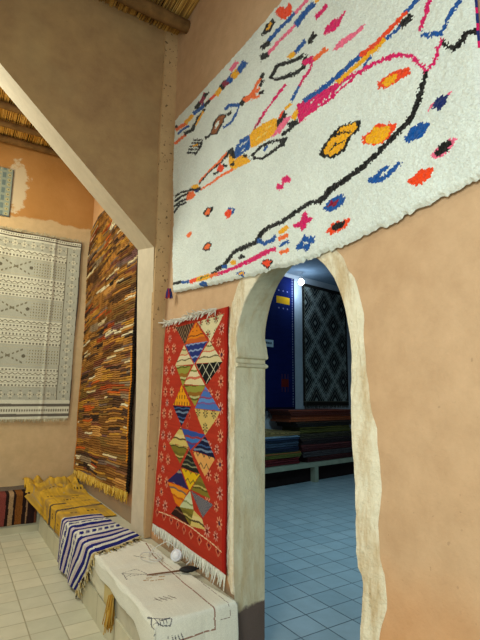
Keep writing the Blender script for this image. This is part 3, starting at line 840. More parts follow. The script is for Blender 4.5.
# little eight-armed stars down both borders and in the foot band
def star(cy, cz, R, c1, c2):
    du = Yc-cy; dv = Zc-cz; r = np.hypot(du, dv); a = np.arctan2(dv, du)
    k = (r < R) & (r > R*.35) & (np.abs(((a/(math.pi/4)+.5) % 1)-.5) < .16*R/(r+1e-6))
    C[k] = c1; C[(r < R*.35)] = c2
def at(s, t): return (3.715-.095*t)+((2.53+.04*t)-(3.715-.095*t))*s, (.565-.035*s)*(1-t)+(2.225-.025*s)*t
for i in range(17):
    t = .11+i*.0535
    for s0, n_ in ((.085, 0), (.90, 0), (.20, 1), (.80, 1)):
        s1 = s0+(.02 if i % 2 else -.02)
        if n_ and i % 2: continue
        y, z = at(s1, t); big = .043 if (i+int(s0*10)) % 2 == 0 else .034
        star(y, z, big, lc(222, 150, 116) if i % 3 else lc(214, 154, 136), lc(84, 40, 60) if i % 4 == 1 else lc(116, 28, 22))
for i in range(14):
    y, z = at(.45+.03*(i % 3), .32+.045*i)
    star(y, z, .026, lc(200, 106, 80), lc(120, 28, 22))
for code, poly in parse(KIL):
    ins = inpoly(Yc, Zc, poly)
    if not ins.any(): continue
    y0 = max(p[0] for p in poly); z0 = min(p[1] for p in poly)
    if code == 'line': C[ins] = lc(232, 200, 160); continue
    C[ins] = kil_fill(code, y0-Yc[ins], Zc[ins]-z0)
for i in range(9):
    y, z = at(.07+.105*i, .062); d = np.abs(Yc-y)+np.abs(Zc-z)
    C[(d < .036) & (d > .024)] = lc(206, 120, 90); C[d < .012] = lc(70, 30, 40)
C[(Sc > .955) & (Tc > .0)] = lc(176, 36, 24); C[Sc > .985] = lc(130, 20, 16)
kil = empty('kilim', (1.52, 3.1, .5), 'narrow red kilim with a column of patchwork triangles, hung just left of the doorway', 'rug')
cloth('weave', P, np.clip(C, 0, 1), M_flat, kil, .006)
white = [lin((236, 236, 222)), lin((222, 222, 206)), lin((244, 242, 230))]
n = 150
fringe('fringe', [(1.505, 3.715-1.185*i/n, .568-.035*i/n) for i in range(n)], [(-.05, rnd.uniform(-.15, .15), -1) for i in range(n)], 0.075, .0055, white, kil, .2, label='white yarn fringe')
fringe('fringe', [(1.50, 3.62-.93*i/110, 2.225-.02*i/110) for i in range(110)], [(-.35, rnd.uniform(-.3, .3), rnd.uniform(-.8, .1)) for i in range(110)], .05, .006, [lin((236, 234, 222)), lin((224, 222, 208))], kil, .4, label='white yarn fringe')

# --- long striped wool hanging on the same wall beyond the pilaster
ny, nz = 260, 420
s_ = np.linspace(0, 1, ny); t_ = np.linspace(0, 1, nz); S, T = np.meshgrid(s_, t_, indexing='ij')
Yg = 6.56-.06*T*0+(4.33-6.56)*S+.012*np.sin(T*9)*np.clip(1-S*8, 0, 1)
ztop = 4.00+.10*np.clip(S*6, 0, 1)-.02*np.sin(S*7)
Zg = (.61+.075*S)+(ztop-.61-.075*S)*T
wav = .35*np.exp(-((1-T)/.35)**2)
# bands of unspun wool: every row is cut into lengths with colours of their own, rows sag a little between
pal = [lc(*c) for c in ((124, 82, 40), (146, 98, 46), (100, 68, 42), (170, 118, 56), (190, 130, 58), (84, 60, 46), (146, 100, 68), (206, 150, 80), (226, 204, 158),
       (172, 78, 36), (126, 88, 82), (214, 104, 40), (150, 128, 100), (120, 98, 86), (64, 48, 38), (196, 142, 56), (234, 220, 184), (136, 102, 52), (124, 72, 50), (158, 110, 54))]
wts = np.array([7, 7, 5, 6, 5, 4, 5, 3, 3, 2.5, 2, 1.3, 4, 3, 3, 4, 2, 6, 3, 5]); wts /= wts.sum()
Sc = (S[:-1, :-1]+S[1:, 1:])/2; Tc = (T[:-1, :-1]+T[1:, 1:])/2
sag = .0015*np.sin(Sc*14+Tc*30)+.0035*smoothnoise(Sc.shape, (50, 60))+.0018*smoothnoise(Sc.shape, (12, 20))
# rows rise towards the doorway side in the upper half, as the hanging was pulled
slope = -(Sc-.5)*(.02*np.clip(Tc-.35, 0, 1))
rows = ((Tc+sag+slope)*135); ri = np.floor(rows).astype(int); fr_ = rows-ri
ri -= ri.min(); nr = ri.max()+1
cuts = 6; Rr = np.random.default_rng(5)
off = Rr.uniform(-.06, .06, (nr, cuts+1)); base = np.linspace(0, 1, cuts+1)[None, :]+off
colr = Rr.choice(len(pal), size=(nr, cuts+2), p=wts)
# neighbouring rows often share a colour
for i in range(1, nr):
    same = Rr.uniform(size=cuts+2) < .3; colr[i, same] = colr[i-1, same]
seg = np.zeros(Sc.shape, int)
for k in range(cuts+1): seg += (Sc > base[:, k][ri]).astype(int)
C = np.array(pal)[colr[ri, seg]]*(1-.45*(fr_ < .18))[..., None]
C *= (1+.12*smoothnoise(Sc.shape, (12, 2)))[..., None]
C[(Sc > .965)] = lc(22, 16, 12)
C[(Sc > .945) & (Sc < .965) & (Tc < .40) & (Tc > .08)] = lc(206, 128, 30)
C[(Sc < .02) & (Tc < .4)] = lc(196, 120, 34)
rr = np.zeros((ny, nz)); rr[:-1, :-1] = np.sin(fr_*math.pi); rr[-1] = rr[-2]; rr[:, -1] = rr[:, -2]
lump = smoothnoise((ny, nz), (20, 5))
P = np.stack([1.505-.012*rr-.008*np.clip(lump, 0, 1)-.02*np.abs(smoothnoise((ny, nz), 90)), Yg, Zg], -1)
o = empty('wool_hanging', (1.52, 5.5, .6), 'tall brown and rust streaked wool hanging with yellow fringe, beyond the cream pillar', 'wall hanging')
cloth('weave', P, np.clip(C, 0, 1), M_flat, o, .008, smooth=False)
yel = [lin((226, 184, 76)), lin((236, 200, 104)), lin((206, 160, 58))]
n = 170
fringe('fringe', [(1.49, 6.55-2.21*i/n, .62+.075*i/n) for i in range(n)], [(-.1, rnd.uniform(-.2, .2), -1) for i in range(n)], .095, .008, yel, o, .3, label='yellow wool fringe')

# --- pale grey flat-woven carpet on the far wall
nx, nz = 300, 460
s_ = np.linspace(0, 1, nx); t_ = np.linspace(0, 1, nz); S, T = np.meshgrid(s_, t_, indexing='ij')
Xr = 1.375+.02*T+.008*np.sin(T*12); Xg = -.42+(Xr+.42)*S
Zg = 1.275+(3.80-1.275)*T+.025*np.sin(S*math.pi)*0-.03*(S-.5)*(T-.5)
folds = .010+.010*np.sin(S*19+.4)*(.6+.4*T)+.006*smoothnoise((nx, nz), (30, 200))
fold2 = np.exp(-((S-.80)/.012)**2)*.012
P = np.stack([Xg, 6.618-np.abs(folds)-fold2, Zg], -1)
U = ((Xg[:-1, :-1]+Xg[1:, 1:])/2); V = ((Zg[:-1, :-1]+Zg[1:, 1:])/2); RX = 1.385-U   # distance from the right edge
g0 = lc(188, 188, 172); g1 = lc(224, 222, 202); dk = lc(122, 118, 104); 
C = np.empty(U.shape+(3,)); C[:] = g0
h = (V-1.275)/2.525      # 0..1 up
def row(a, b, kind):
    k = (h >= a) & (h < b); w = (h-a)/(b-a)
    if kind == 's':      # pale stripe rows with dots and zigzags
        C[k] = g1
        nrow = max(1, round((b-a)*2.525/.055)); q = w*nrow; qi = np.floor(q); qf = q-qi
        dots = k & (np.abs(qf-.5) < .22) & ((U % .042) < .022) & (qi % 2 == 0)
        zig = k & (np.abs(qf-.5-.22*(np.abs(((U/.035) % 2)-1)*2-1)) < .12) & (qi % 2 == 1)
        C[dots] = dk*1.1; C[zig] = lc(130, 124, 104); C[k & (qf < .12)] = lc(176, 172, 150)
    if kind == 'l':
        C[k] = g1; C[k & (np.abs(w-.5) < .14)] = dk
    if kind == 'f':      # row of star flowers
        du = (U % .115)-.0575; dv = (w-.5)*(b-a)*2.525; r = np.hypot(du, dv); a_ = np.arctan2(dv, du)
        C[k & (r < .036) & (np.cos(a_*3)**2 > .35)] = lc(222, 216, 190); C[k & (r < .010)] = dk
        C[k & (np.abs(r-.048) < .005) & (np.cos(a_*4) > .6)] = dk
    if kind == 'b':      # block row: lozenge panels and dense panels
        pu = (RX-.2) % .86; dens = pu < .40
        du = ((U % .035)-.0175); dv = ((V % .04)-.02)
        C[k & dens & (np.hypot(du, dv) < .009)] = lc(112, 104, 80)
        C[k & dens & (np.hypot(du-.008, dv) < .006)] = lc(214, 206, 170)
        q = pu-.63; dvv = (w-.5)*(b-a)*2.525
        for sg in (1, -1):
            dd = np.abs(dvv-sg*q*.5)
            C[k & ~dens & (dd < .012) & ((np.abs(q) % .05) < .028) & (np.abs(q) < .19)] = lc(128, 122, 102)
        for cx in (-.19, .19): C[k & ~dens & (np.hypot(q-cx, dvv) < .024)] = lc(108, 102, 86)
        C[k & ((w < .04) | (w > .96))] = lc(196, 190, 166)
inner = [(.000, .012, 'l'), (.012, .03, 'g'), (.03, .045, 'l'), (.05, .075, 's'), (.08, .095, 'l'), (.11, .175, 'f'),
         (.185, .30, 's'), (.30, .42, 'b'), (.43, .565, 's'), (.575, .665, 'b'), (.67, .82, 's'), (.825, .90, 'b')]
for a, b_, k in [(.10, .155, 'f'), (.165, .265, 's'), (.28, .375, 'b'), (.385, .52, 's'), (.53, .63, 'b'), (.64, .755, 's'), (.765, .85, 'b'), (.855, .905, 's'), (.912, .958, 'f')]: row(a, b_, k)
sb = (RX < .19) & (h > .10) & (h < .958)
C[sb] = g0
dv = ((V+.03) % .115)-.0575; du = RX-.095; r = np.hypot(du, dv); a_ = np.arctan2(dv, du)
C[sb & (r < .034) & (np.cos(a_*3)**2 > .35)] = lc(222, 216, 190); C[sb & (r < .009)] = dk
C[sb & (np.abs(r-.048) < .005) & (np.cos(a_*4) > .6)] = dk
C[sb & (RX > .178)] = lc(120, 114, 98)
C[h <= .10] = g1
for a, b_ in ((.014, .028), (.066, .080)): C[(h > a) & (h < b_)] = lc(112, 106, 96)
C[(h > .040) & (h < .052) & ((U % .03) < .018)] = lc(130, 124, 106)
C[h >= .958] = g1
for a, b_ in ((.968, .975), (.992, 1.0)): C[(h > a) & (h < b_)] = lc(104, 94, 84)
C[(h > .980) & (h < .987) & ((U % .03) < .018)] = lc(130, 124, 106)
C[RX < .010] = lc(84, 76, 70)
C *= (1+.05*RNG.standard_normal(U.shape))[..., None]
o = empty('flatweave_carpet', (.5, 6.62, 1.27), 'large pale grey and cream woven carpet with rows of stars, on the far wall', 'rug')
cloth('weave', P, np.clip(C, 0, 1), M_flat, o, .006)
crm = [lin((214, 206, 176)), lin((200, 190, 160))]
n = 200
fringe('fringe', [(-.41+1.775*i/n, 6.60, 1.28) for i in range(n)], [(rnd.uniform(-.3, .3), -.05, -1) for i in range(n)], .04, .005, crm, o, .4)
fringe('fringe', [(-.41+1.79*i/n, 6.60, 3.80) for i in range(n)], [(rnd.uniform(-.8, .8), -.3, .5) for i in range(n)], .04, .006, crm, o, .5)

# small bluish rug, only its lower right corner is in the photo
nx, nz = 90, 120
S, T = np.meshgrid(np.linspace(0, 1, nx), np.linspace(0, 1, nz), indexing='ij')
Xg = -.35+.765*S; Zg = 3.98+.69*T
P = np.stack([Xg, 6.615-.006*np.abs(np.sin(S*9)), Zg], -1); U = .415-Xg[:-1, :-1]; V = Zg[:-1, :-1]-3.98
C = np.empty(U.shape+(3,)); C[:] = lc(150, 160, 146)
C[(U > .09) & ((U % .085) < .05) & ((V % .11) < .075)] = lc(112, 128, 126)
C[(U > .09) & (((U+.02) % .085) < .018) & ((V % .05) < .03)] = lc(178, 172, 140)
r = np.hypot((V % .07)-.035, U-.05); C[(U < .09) & (r < .022)] = lc(186, 176, 130); C[(U < .09) & (r < .008)] = lc(80, 84, 84)
C[(U < .012) | (V < .015)] = lc(96, 104, 106)
o = cloth('small_rug', P, C, M_flat, None, .006)
tag(o, 'small blue grey rug at the left edge, hung above the large pale carpet', 'rug')
# ------------------------------------------------------------ blankets on the bench
XF = 1.008       # plane in which blankets hang in front of the bench
def over(a, zt, r=.022, xf=XF):
    """a > 0: on the seat, a metres behind the rounded edge; a < 0: hanging"""
    a = np.asarray(a, float); q = math.pi/2*r
    th = np.clip(-a/r, 0, math.pi/2)
    x = np.where(a >= 0, xf+r+a, xf+r-r*np.sin(th)); z = np.where(a >= 0, zt, zt-r+r*np.cos(th))
    z = np.where(a < -q, zt-r-(-a-q), z)
    return x, z

# yellow blanket
na, nt_ = 130, 300
tt = np.linspace(0, 1, nt_); yline = 6.585+(4.66-6.585)*tt
A = np.zeros((na, nt_)); Y = np.zeros((na, nt_))
front_flat = (yline > 6.09)
afront = np.where(yline > 6.16, -.17, np.where(yline > 6.06, -.17-(6.16-yline)*.3, -.235+.03*(6.06-yline)))
aback = 1.492-XF-.022
sv = np.linspace(0, 1, na)[:, None]
A = aback+(afront[None, :]-aback)*sv
Y = np.repeat(yline[None, :], na, 0)+.03*(sv-.5)+.010*smoothnoise((na, nt_), 40)
hang = np.clip((6.10-yline)/.16, 0, 1)[None, :]
hang = hang*hang*(3-2*hang)
x1, z1 = over(A, .432); x2 = XF+.022+A*1.0; z2 = np.full(A.shape, .452)
X = x1*hang+x2*(1-hang); Z = z1*hang+z2*(1-hang)
cr = np.clip((Y-5.75)/.7, 0, 1)
wr = np.abs(smoothnoise((na, nt_), (30, 26)))*.10+np.abs(smoothnoise((na, nt_), (16, 40)))*.03
Z += wr*cr*np.where(A > -.02, 1, 1-hang)+.006*np.abs(smoothnoise((na, nt_), (40, 14)))*(A > 0)
X -= (.012*np.abs(smoothnoise((na, nt_), (60, 14))))*(A < -.02)*hang
P = np.stack([X, Y, Z], -1)
U = (A[:-1, :-1]+A[1:, 1:])/2; V = (Y[:-1, :-1]+Y[1:, 1:])/2
C = np.empty(U.shape+(3,)); C[:] = lc(216, 170, 58)
C *= (1+.14*smoothnoise(U.shape, (3, 40))+.10*smoothnoise(U.shape, (30, 30)))[..., None]
G = lc(78, 70, 64)
jit = .008*smoothnoise(U.shape, (6, 4))
C[(np.abs(V-5.10+jit-.15*U) < .032) & (smoothnoise(U.shape, (4, 2)) > -.8)] = G
C[(np.abs(V-5.38+jit) < .028) & (U < .13)] = G
C[(np.abs(V-5.72+jit) < .012) & (U > .20) & (U < .34)] = lc(110, 90, 44)
for cu, cv, ln in ((.12, 4.93, .05), (.30, 4.95, .05), (.18, 5.55, .04), (.36, 5.43, .05), (.05, 5.8, .04), (.28, 5.62, .03), (.40, 6.0, .05), (.10, 6.15, .05), (-.1, 5.25, .03), (-.12, 4.95, .03), (-.08, 5.6, .03)):
    C[(np.abs(V-cv) < .022) & (np.abs(U-cu) < ln) & (np.sin(U*150) > -.2)] = lc(96, 76, 40)
C[(np.abs(smoothnoise(U.shape, (5, 60))) > .74) & (V > 5.9)] = lc(186, 160, 110)
mt = np.clip(smoothnoise(U.shape, (16, 14))*1.3+.3*np.clip((V-5.6), 0, 1), 0, 1)[..., None]*.6
C = C*(1-mt)+lc(150, 124, 82)*mt
C[(U < -.2) & (V < 5.1)] = lc(214, 136, 60)
o = cloth('yellow_blanket', P, np.clip(C, 0, 1), M_flat, None, .006)
tag(o, 'mustard yellow blanket with a few dark stripes, crumpled at the far corner of the bench', 'blanket')

# blue and white striped blanket
na, nt_ = 190, 230
sv = np.linspace(0, 1, na)[:, None]; tv = np.linspace(0, 1, nt_)[None, :]
ab = (1.352+(1.437-1.352)*tv)-XF-.022; abot = -.425+.0*tv
A = ab+(abot-ab)*sv
y0 = np.interp(-A, [-.35, 0, .43], [4.72, 4.75, 4.82]); y1 = np.interp(-A, [-.41, -.2, 0, .16, .43], [3.79, 3.66, 3.58, 3.69, 4.02])
Y = y0+(y1-y0)*tv+.008*smoothnoise((na, nt_), 40)
X, Z = over(A, .446, .03, XF-.012)
Z = Z+np.where(A > 0, .004*np.sin(tv*30)*1.0+.004*smoothnoise((na, nt_), 25), 0)+np.where(A > 0, .008*np.exp(-((tv-.85)/.12)**2), 0)
X = X-np.where(A < -.03, (.012+.012*np.sin(tv*13+A*5))*np.clip(-A/.2, 0, 1), 0)
Z = np.maximum(Z, .008)
P = np.stack([X, Y, Z], -1)
T = np.repeat(((tv[:, :-1]+tv[:, 1:])/2), na-1, 0); U = A[:-1, :-1]
T = T+.004*smoothnoise(T.shape, (14, 8))
cr_, nv, lv, wt = lc(206, 196, 168), lc(30, 36, 118), lc(206, 192, 198), lc(222, 220, 210)
seq = [(wt, .02), (nv, .045), (lv, .035), (nv, .025), (wt, .025), ('d', .055), (wt, .025), (nv, .045), (lv, .045), (nv, .04), (wt, .03), ('d', .055), (wt, .03), (nv, .045), (lv, .05), (nv, .035), (wt, .03), (lv, .03), (nv, .045), (wt, .03), (nv, .04), (cr_, .03)]
tot = sum(q[1] for q in seq); e = 0
C = np.empty(T.shape+(3,)); C[:] = cr_
for c, w_ in seq:
    k = (T >= e/tot) & (T < (e+w_)/tot); mid = (e+w_/2)/tot
    if isinstance(c, str):
        C[k] = wt
        C[k & ((np.abs(T-mid) < .010) | (np.abs(np.abs(T-mid)-.021) < .006)) & (((U*18+T*6) % 1) < .62)] = nv
        C[k & (np.abs(T-mid) < .018) & (((U*9) % 1) < .3)] = nv*1.1
    else: C[k] = c
    e += w_
C *= (1+.09*RNG.standard_normal(T.shape))[..., None]
blue = empty('striped_blanket', (1.0, 4.2, 0), 'navy, white and lavender striped blanket falling over the bench edge down to the floor', 'blanket')
cloth('weave', P, np.clip(C, 0, 1), M_flat, blue, .006)
frc = [lin((204, 184, 132)), lin((190, 164, 104)), lin((216, 204, 168)), lin((60, 48, 34))]
pts = []; drs = []
for i in range(120):
    a_ = .40-.82*i/119; x, z = over(np.array(a_), .444, .03, XF-.014); y = np.interp(-a_, [-.41, -.2, 0, .16, .43], [3.79, 3.66, 3.58, 3.69, 4.02])
    pts.append((float(x), y+.01, max(.012, float(z)))); drs.append((rnd.uniform(-.3, .3), -1, -.02 if a_ > 0 else -.7))
fringe('fringe', pts, drs, .055, .007, frc, blue, .4, label='cream and gold knotted fringe', sway=.018)

# cream blanket under it with the gold tassel
na, nt_ = 60, 110
sv = np.linspace(0, 1, na)[:, None]; tv = np.linspace(0, 1, nt_)[None, :]
ab = .16; abot = -.185-.05*np.sin(tv*1.2)
A = ab+(abot-ab)*sv; Y = 3.86+(3.125-3.86)*tv+.006*smoothnoise((na, nt_), 20)
X, Z = over(A, .424, .016, XF+.006)
X = X-np.where(A < -.02, .006*np.abs(smoothnoise((na, nt_), (60, 18))), 0)
P = np.stack([X, Y, Z+0*Y], -1); C = np.empty((na-1, nt_-1, 3)); C[:] = lc(222, 218, 194)
T = np.repeat(((tv[:, :-1]+tv[:, 1:])/2), na-1, 0)
C[T > .72] = lc(206, 188, 132)
C *= (1+.07*smoothnoise(T.shape, (4, 20)))[..., None]
cb = empty('cream_blanket', (1.0, 3.45, .2), 'plain cream blanket with golden tassel, hanging on the bench front beside the striped blanket', 'blanket')
cloth('weave', P, np.clip(C, 0, 1), M_flat, cb, .005)
gold = [lin((196, 150, 60)), lin((174, 124, 44)), lin((208, 170, 90)), lin((150, 104, 36))]
fringe('tassel', [(1.0+rnd.uniform(-.012, .008), 3.125+rnd.uniform(-.018, .018), .318) for i in range(70)], [(rnd.uniform(-.08, .02), rnd.uniform(-.10, .10), -1) for i in range(70)], .185, .0055, gold, cb, .2, label='golden yarn tassel', sway=.02)

# white embroidered cloth
na, nt_ = 210, 430
YE = 2.405
av = np.linspace(1.515-XF-.02, -.42, na)[:, None]; bv = np.linspace(3.80-YE, -.40, nt_)[None, :]
A = av+0*bv; B = bv+0*av
zt = .437; r = .02
def ov1(a, r):
    th = np.clip(-a/r, 0, math.pi/2); q = math.pi/2*r
    h = np.where(a >= 0, a, -r*np.sin(th)); dn = np.where(a >= 0, 0, np.where(a < -q, r+(-a-q), r-r*np.cos(th)))
    return h, dn
ha, da = ov1(A, r); hb, db = ov1(B, r)
X = XF-.008+r+ha; Y = YE+r*0+hb
both = np.minimum(da, db)
Z = zt-np.hypot(da, db)*1.0
X = X-.30*both-.05*da*np.clip(B/.4, 0, 0)-np.where(db > .02, .010*np.sin(A*9), 0)*0
Y = Y-.30*both-np.where(db > .02, .018*np.abs(np.sin(A*10+.4))*np.clip(db/.15, 0, 1), 0)
X = X-np.where(da > .02, .006*np.sin(B*14), 0)
Z = Z+np.where((A > 0) & (B > 0), .003*smoothnoise((na, nt_), 30)+.004*np.abs(smoothnoise((na, nt_), (60, 25))), 0)
P = np.stack([X, Y, Z], -1)
# shape of the sheet: short overhang in front, longer at the end, rounded corner
Ac = A[:-1, :-1]; Bc = B[:-1, :-1]
over_f = np.interp(Bc, [-.4, -.02, .03, .30, .60, 1.4], [.42, .42, .20, .125, .115, .10])
keep = (Ac > -over_f) & (Ac < 1.455-XF-.02+.055*np.clip((.45-Bc)/.5, 0, 1)-.05*np.clip((Bc-1.2)/.2, 0, 1)) & (Bc < 1.385-.0*Ac)
keep &= (np.hypot(np.minimum(Ac, 0), np.minimum(Bc, 0)) < .40)
Xw = XF-.008+r+Ac; Yw = YE+Bc          # unfolded coordinates, metres
C = np.empty(Ac.shape+(3,)); C[:] = lc(236, 236, 222)
C *= (1+.03*smoothnoise(Ac.shape, (3, 60))+.03*smoothnoise(Ac.shape, 40)+.02*RNG.standard_normal(Ac.shape))[..., None]
def draw(pts, w_, c, br=0):
    global C
    w_ = w_*.68
    d = segdist(Xw+.002*smoothnoise(Xw.shape, 6), Yw, pts); k = d < w_
    if br: k &= smoothnoise(Xw.shape, 3) > -br
    C[k] = C[k]*.15+np.array(c)*.85
rust = lc(140, 84, 60); ink = lc(40, 42, 66)
draw([(1.425, 3.66), (1.37, 3.35), (1.353, 3.05), (1.352, 2.43), (1.352, 2.29), (1.12, 2.29)], .0065, rust, .75)
draw([(1.445, 3.66), (1.40, 3.40), (1.385, 3.2), (1.38, 2.9)], .003, lc(160, 130, 100), .3)
draw([(1.455, 3.0), (1.448, 2.37), (1.448, 2.33), (1.39, 2.33)], .003, lc(120, 92, 84), .4)
draw([(1.065, 3.135), (1.115, 3.09), (1.205, 3.02)], .004, ink); draw([(1.065, 3.06), (1.115, 3.09)], .003, ink)
draw([(1.06, 3.02), (1.07, 3.14), (1.17, 3.16), (1.20, 3.04), (1.08, 3.06)], .004, lc(90, 84, 90), .5)
for k in range(4): draw([(1.11+.028*k, 2.68-.006*k), (1.135+.028*k, 2.615-.004*k)], .0045, lc(92, 70, 60))
draw([(1.10, 2.655), (1.215, 2.625)], .003, lc(92, 70, 60))
for cx, cy in ((1.19, 2.97), (1.235, 2.99), (1.20, 2.92), (1.245, 2.91), (1.16, 2.95), (1.27, 2.95)): draw([(cx-.015, cy), (cx+.015, cy-.008)], .009, lc(168, 128, 60), .5)
draw([(1.25, 3.42), (1.30, 3.33)], .007, lc(120, 128, 124), .6)
# the fish
draw([(1.01, 2.46), (1.05, 2.425), (1.10, 2.40), (1.085, 2.37), (1.04, 2.38), (.995, 2.42)], .004, ink); draw([(1.0, 2.50), (1.01, 2.46), (.985, 2.43)], .007, ink)
for k in range(4): draw([(1.02+.015*k, 2.45-.011*k), (1.022+.015*k, 2.385)], .0028, ink)
draw([(.985, 2.43), (.975, 2.37), (1.0, 2.34)], .004, ink); draw([(1.045, 2.41), (1.10, 2.41)], .006, ink, .3)
for k in range(5): draw([(1.075+.018*k, 2.32), (1.09+.018*k, 2.28)], .0045, ink, .6)
wc = cloth('embroidered_cloth', P, np.clip(C, 0, 1), M_flat, None, .004, keep=keep)
tag(wc, 'off-white embroidered cloth with rust border line, spread over the near end of the bench', 'cloth')

# rug with upright stripes on the low bench by the far wall
nx, nb_ = 420, 90
xs = np.linspace(-1.9, .985, nx)[:, None]; bb = np.linspace(.46, -.365, nb_)[None, :]
hb, db = ov1(bb, .03)
Xg = xs+0*bb+.006*smoothnoise((nx, nb_), (200, 12)); Yg = 6.115+hb+0*xs-np.where(db > .03, .010*np.sin(xs*22)*np.clip(db/.2, 0, 1), 0)
Zg = .452-db+0*xs+np.where(bb > .02, .008*np.abs(smoothnoise((nx, nb_), (16, 10))), 0)
P = np.stack([Xg, Yg-.012, Zg], -1)
U = Xg[:-1, :-1]; q = ((.985-U)*.62) % .80
C = np.empty(U.shape+(3,)); C[:] = lc(60, 34, 32)
for a, b_, c in [(0, .02, (120, 70, 50)), (.02, .07, (44, 28, 28)), (.07, .08, (170, 130, 96)), (.08, .105, (36, 24, 22)), (.105, .15, (150, 92, 40)), (.15, .165, (40, 28, 24)), (.165, .195, (196, 160, 120)), (.195, .215, (40, 28, 24)),
                 (.215, .275, (150, 74, 66)), (.275, .285, (200, 150, 130)), (.285, .325, (34, 24, 22)), (.325, .375, (168, 92, 40)), (.375, .40, (40, 26, 24)), (.40, .46, (140, 60, 44)), (.46, .475, (206, 176, 130)), (.475, .53, (96, 70, 50)),
                 (.53, .56, (34, 24, 22)), (.56, .63, (160, 96, 48)), (.63, .66, (150, 80, 70)), (.66, .70, (34, 24, 22)), (.70, .76, (140, 84, 44)), (.76, .80, (180, 140, 104))]:
    C[(q >= a) & (q < b_)] = lc(*c)
C[np.repeat(bb[:, :-1] > .12, nx-1, 0)] *= .75
C[np.repeat(bb[:, :-1] > .2, nx-1, 0)] = lc(128, 116, 104)
C = C*.7+lc(70, 44, 40)*.12
C *= (1+.12*RNG.standard_normal(U.shape))[..., None]
o = cloth('striped_rug', P, np.clip(C, 0, 1), M_flat, None, .006)
tag(o, 'rug with upright brown, black and dusty pink stripes, at the left edge', 'rug')

# ------------------------------------------------------------ small things lying on the white cloth
M_white = plain('white plastic', lin((226, 228, 234)), .35, .5, .04)
M_black = plain('black bristle', lin((20, 20, 24)), .6, .3, .3, 60, .5)
M_wood = plain('brown wood stick', lin((110, 72, 48)), .6, .3, .2)
pl = empty('lamp_holder', (1.455, 3.13, .445), 'round white plastic lamp fitting with looped white cable, lying against the wall', 'lamp fitting')
m = MB(); ax = Vector((-.62, -.62, .48)).normalized(); oc = Vector((1.462, 3.145, .478))
m.lathe([(.012, -.045), (.030, -.040), (.036, -.02), (.040, .0), (.041, .018), (.036, .024), (.034, .020), (.020, .022)], oc, ax)
m.build('body', M_white, pl, smooth=False)
m = MB(); m.lathe([(.030, .020), (.029, .026), (.018, .034), (.004, .037)], oc, ax); m.build('cap', M_white, pl, smooth=True)
m = MB()
pts = [oc-ax*.04, (1.485, 3.22, .50), (1.46, 3.30, .53), (1.42, 3.36, .50), (1.38, 3.40, .46), (1.34, 3.36, .450), (1.31, 3.28, .449), (1.35, 3.22, .449), (1.40, 3.27, .451), (1.38, 3.36, .453), (1.32, 3.40, .452), (1.27, 3.36, .449), (1.26, 3.27, .449), (1.32, 3.19, .449), (1.38, 3.22, .455), (1.37, 3.31, .457)]
cp = []
for i in range(len(pts)-1):
    a, b_, c, d = [Vector(pts[max(0, min(len(pts)-1, i+k))]) for k in (-1, 0, 1, 2)]
    for k in range(6):
        t = k/6; cp.append(.5*((2*b_)+(c-a)*t+(2*a-5*b_+4*c-d)*t*t+(3*b_-a-3*c+d)*t**3))
m.tube(cp, .0034, 6); m.build('cable', plain('grey white cable', lin((206, 206, 200)), .5, .3, .05), pl, smooth=True)
m = MB(); m.tube([(1.485, 3.03, .45), (1.50, 2.995, .485), (1.512, 2.975, .51)], .004, 6); m.build('wire_end', M_white, pl)
br = empty('hand_brush', (1.40, 2.95, .445), 'small brush with black oval head and thin brown stick handle, lying on the white cloth', 'brush')
m = MB(); bx, by = 1.445, 2.915
m.lathe([(.004, -.062), (.020, -.052), (.030, -.030), (.033, -.005), (.030, .025), (.020, .045), (.012, .055), (.010, .066), (.003, .070)], (bx, by, .462), (.92, -.36, .02), 20)
v2 = [(v[0], v[1], .444+max(0, (v[2]-.429))*.55) for v in m.v]; m.v = v2
m.build('head', M_black, br, smooth=True)
m = MB(); m.tube([(1.40, 2.935, .456), (1.33, 2.955, .452), (1.24, 2.985, .449), (1.185, 3.0, .447)], [.006, .0055, .005, .0035], 8); m.build('handle', M_wood, br, smooth=True)

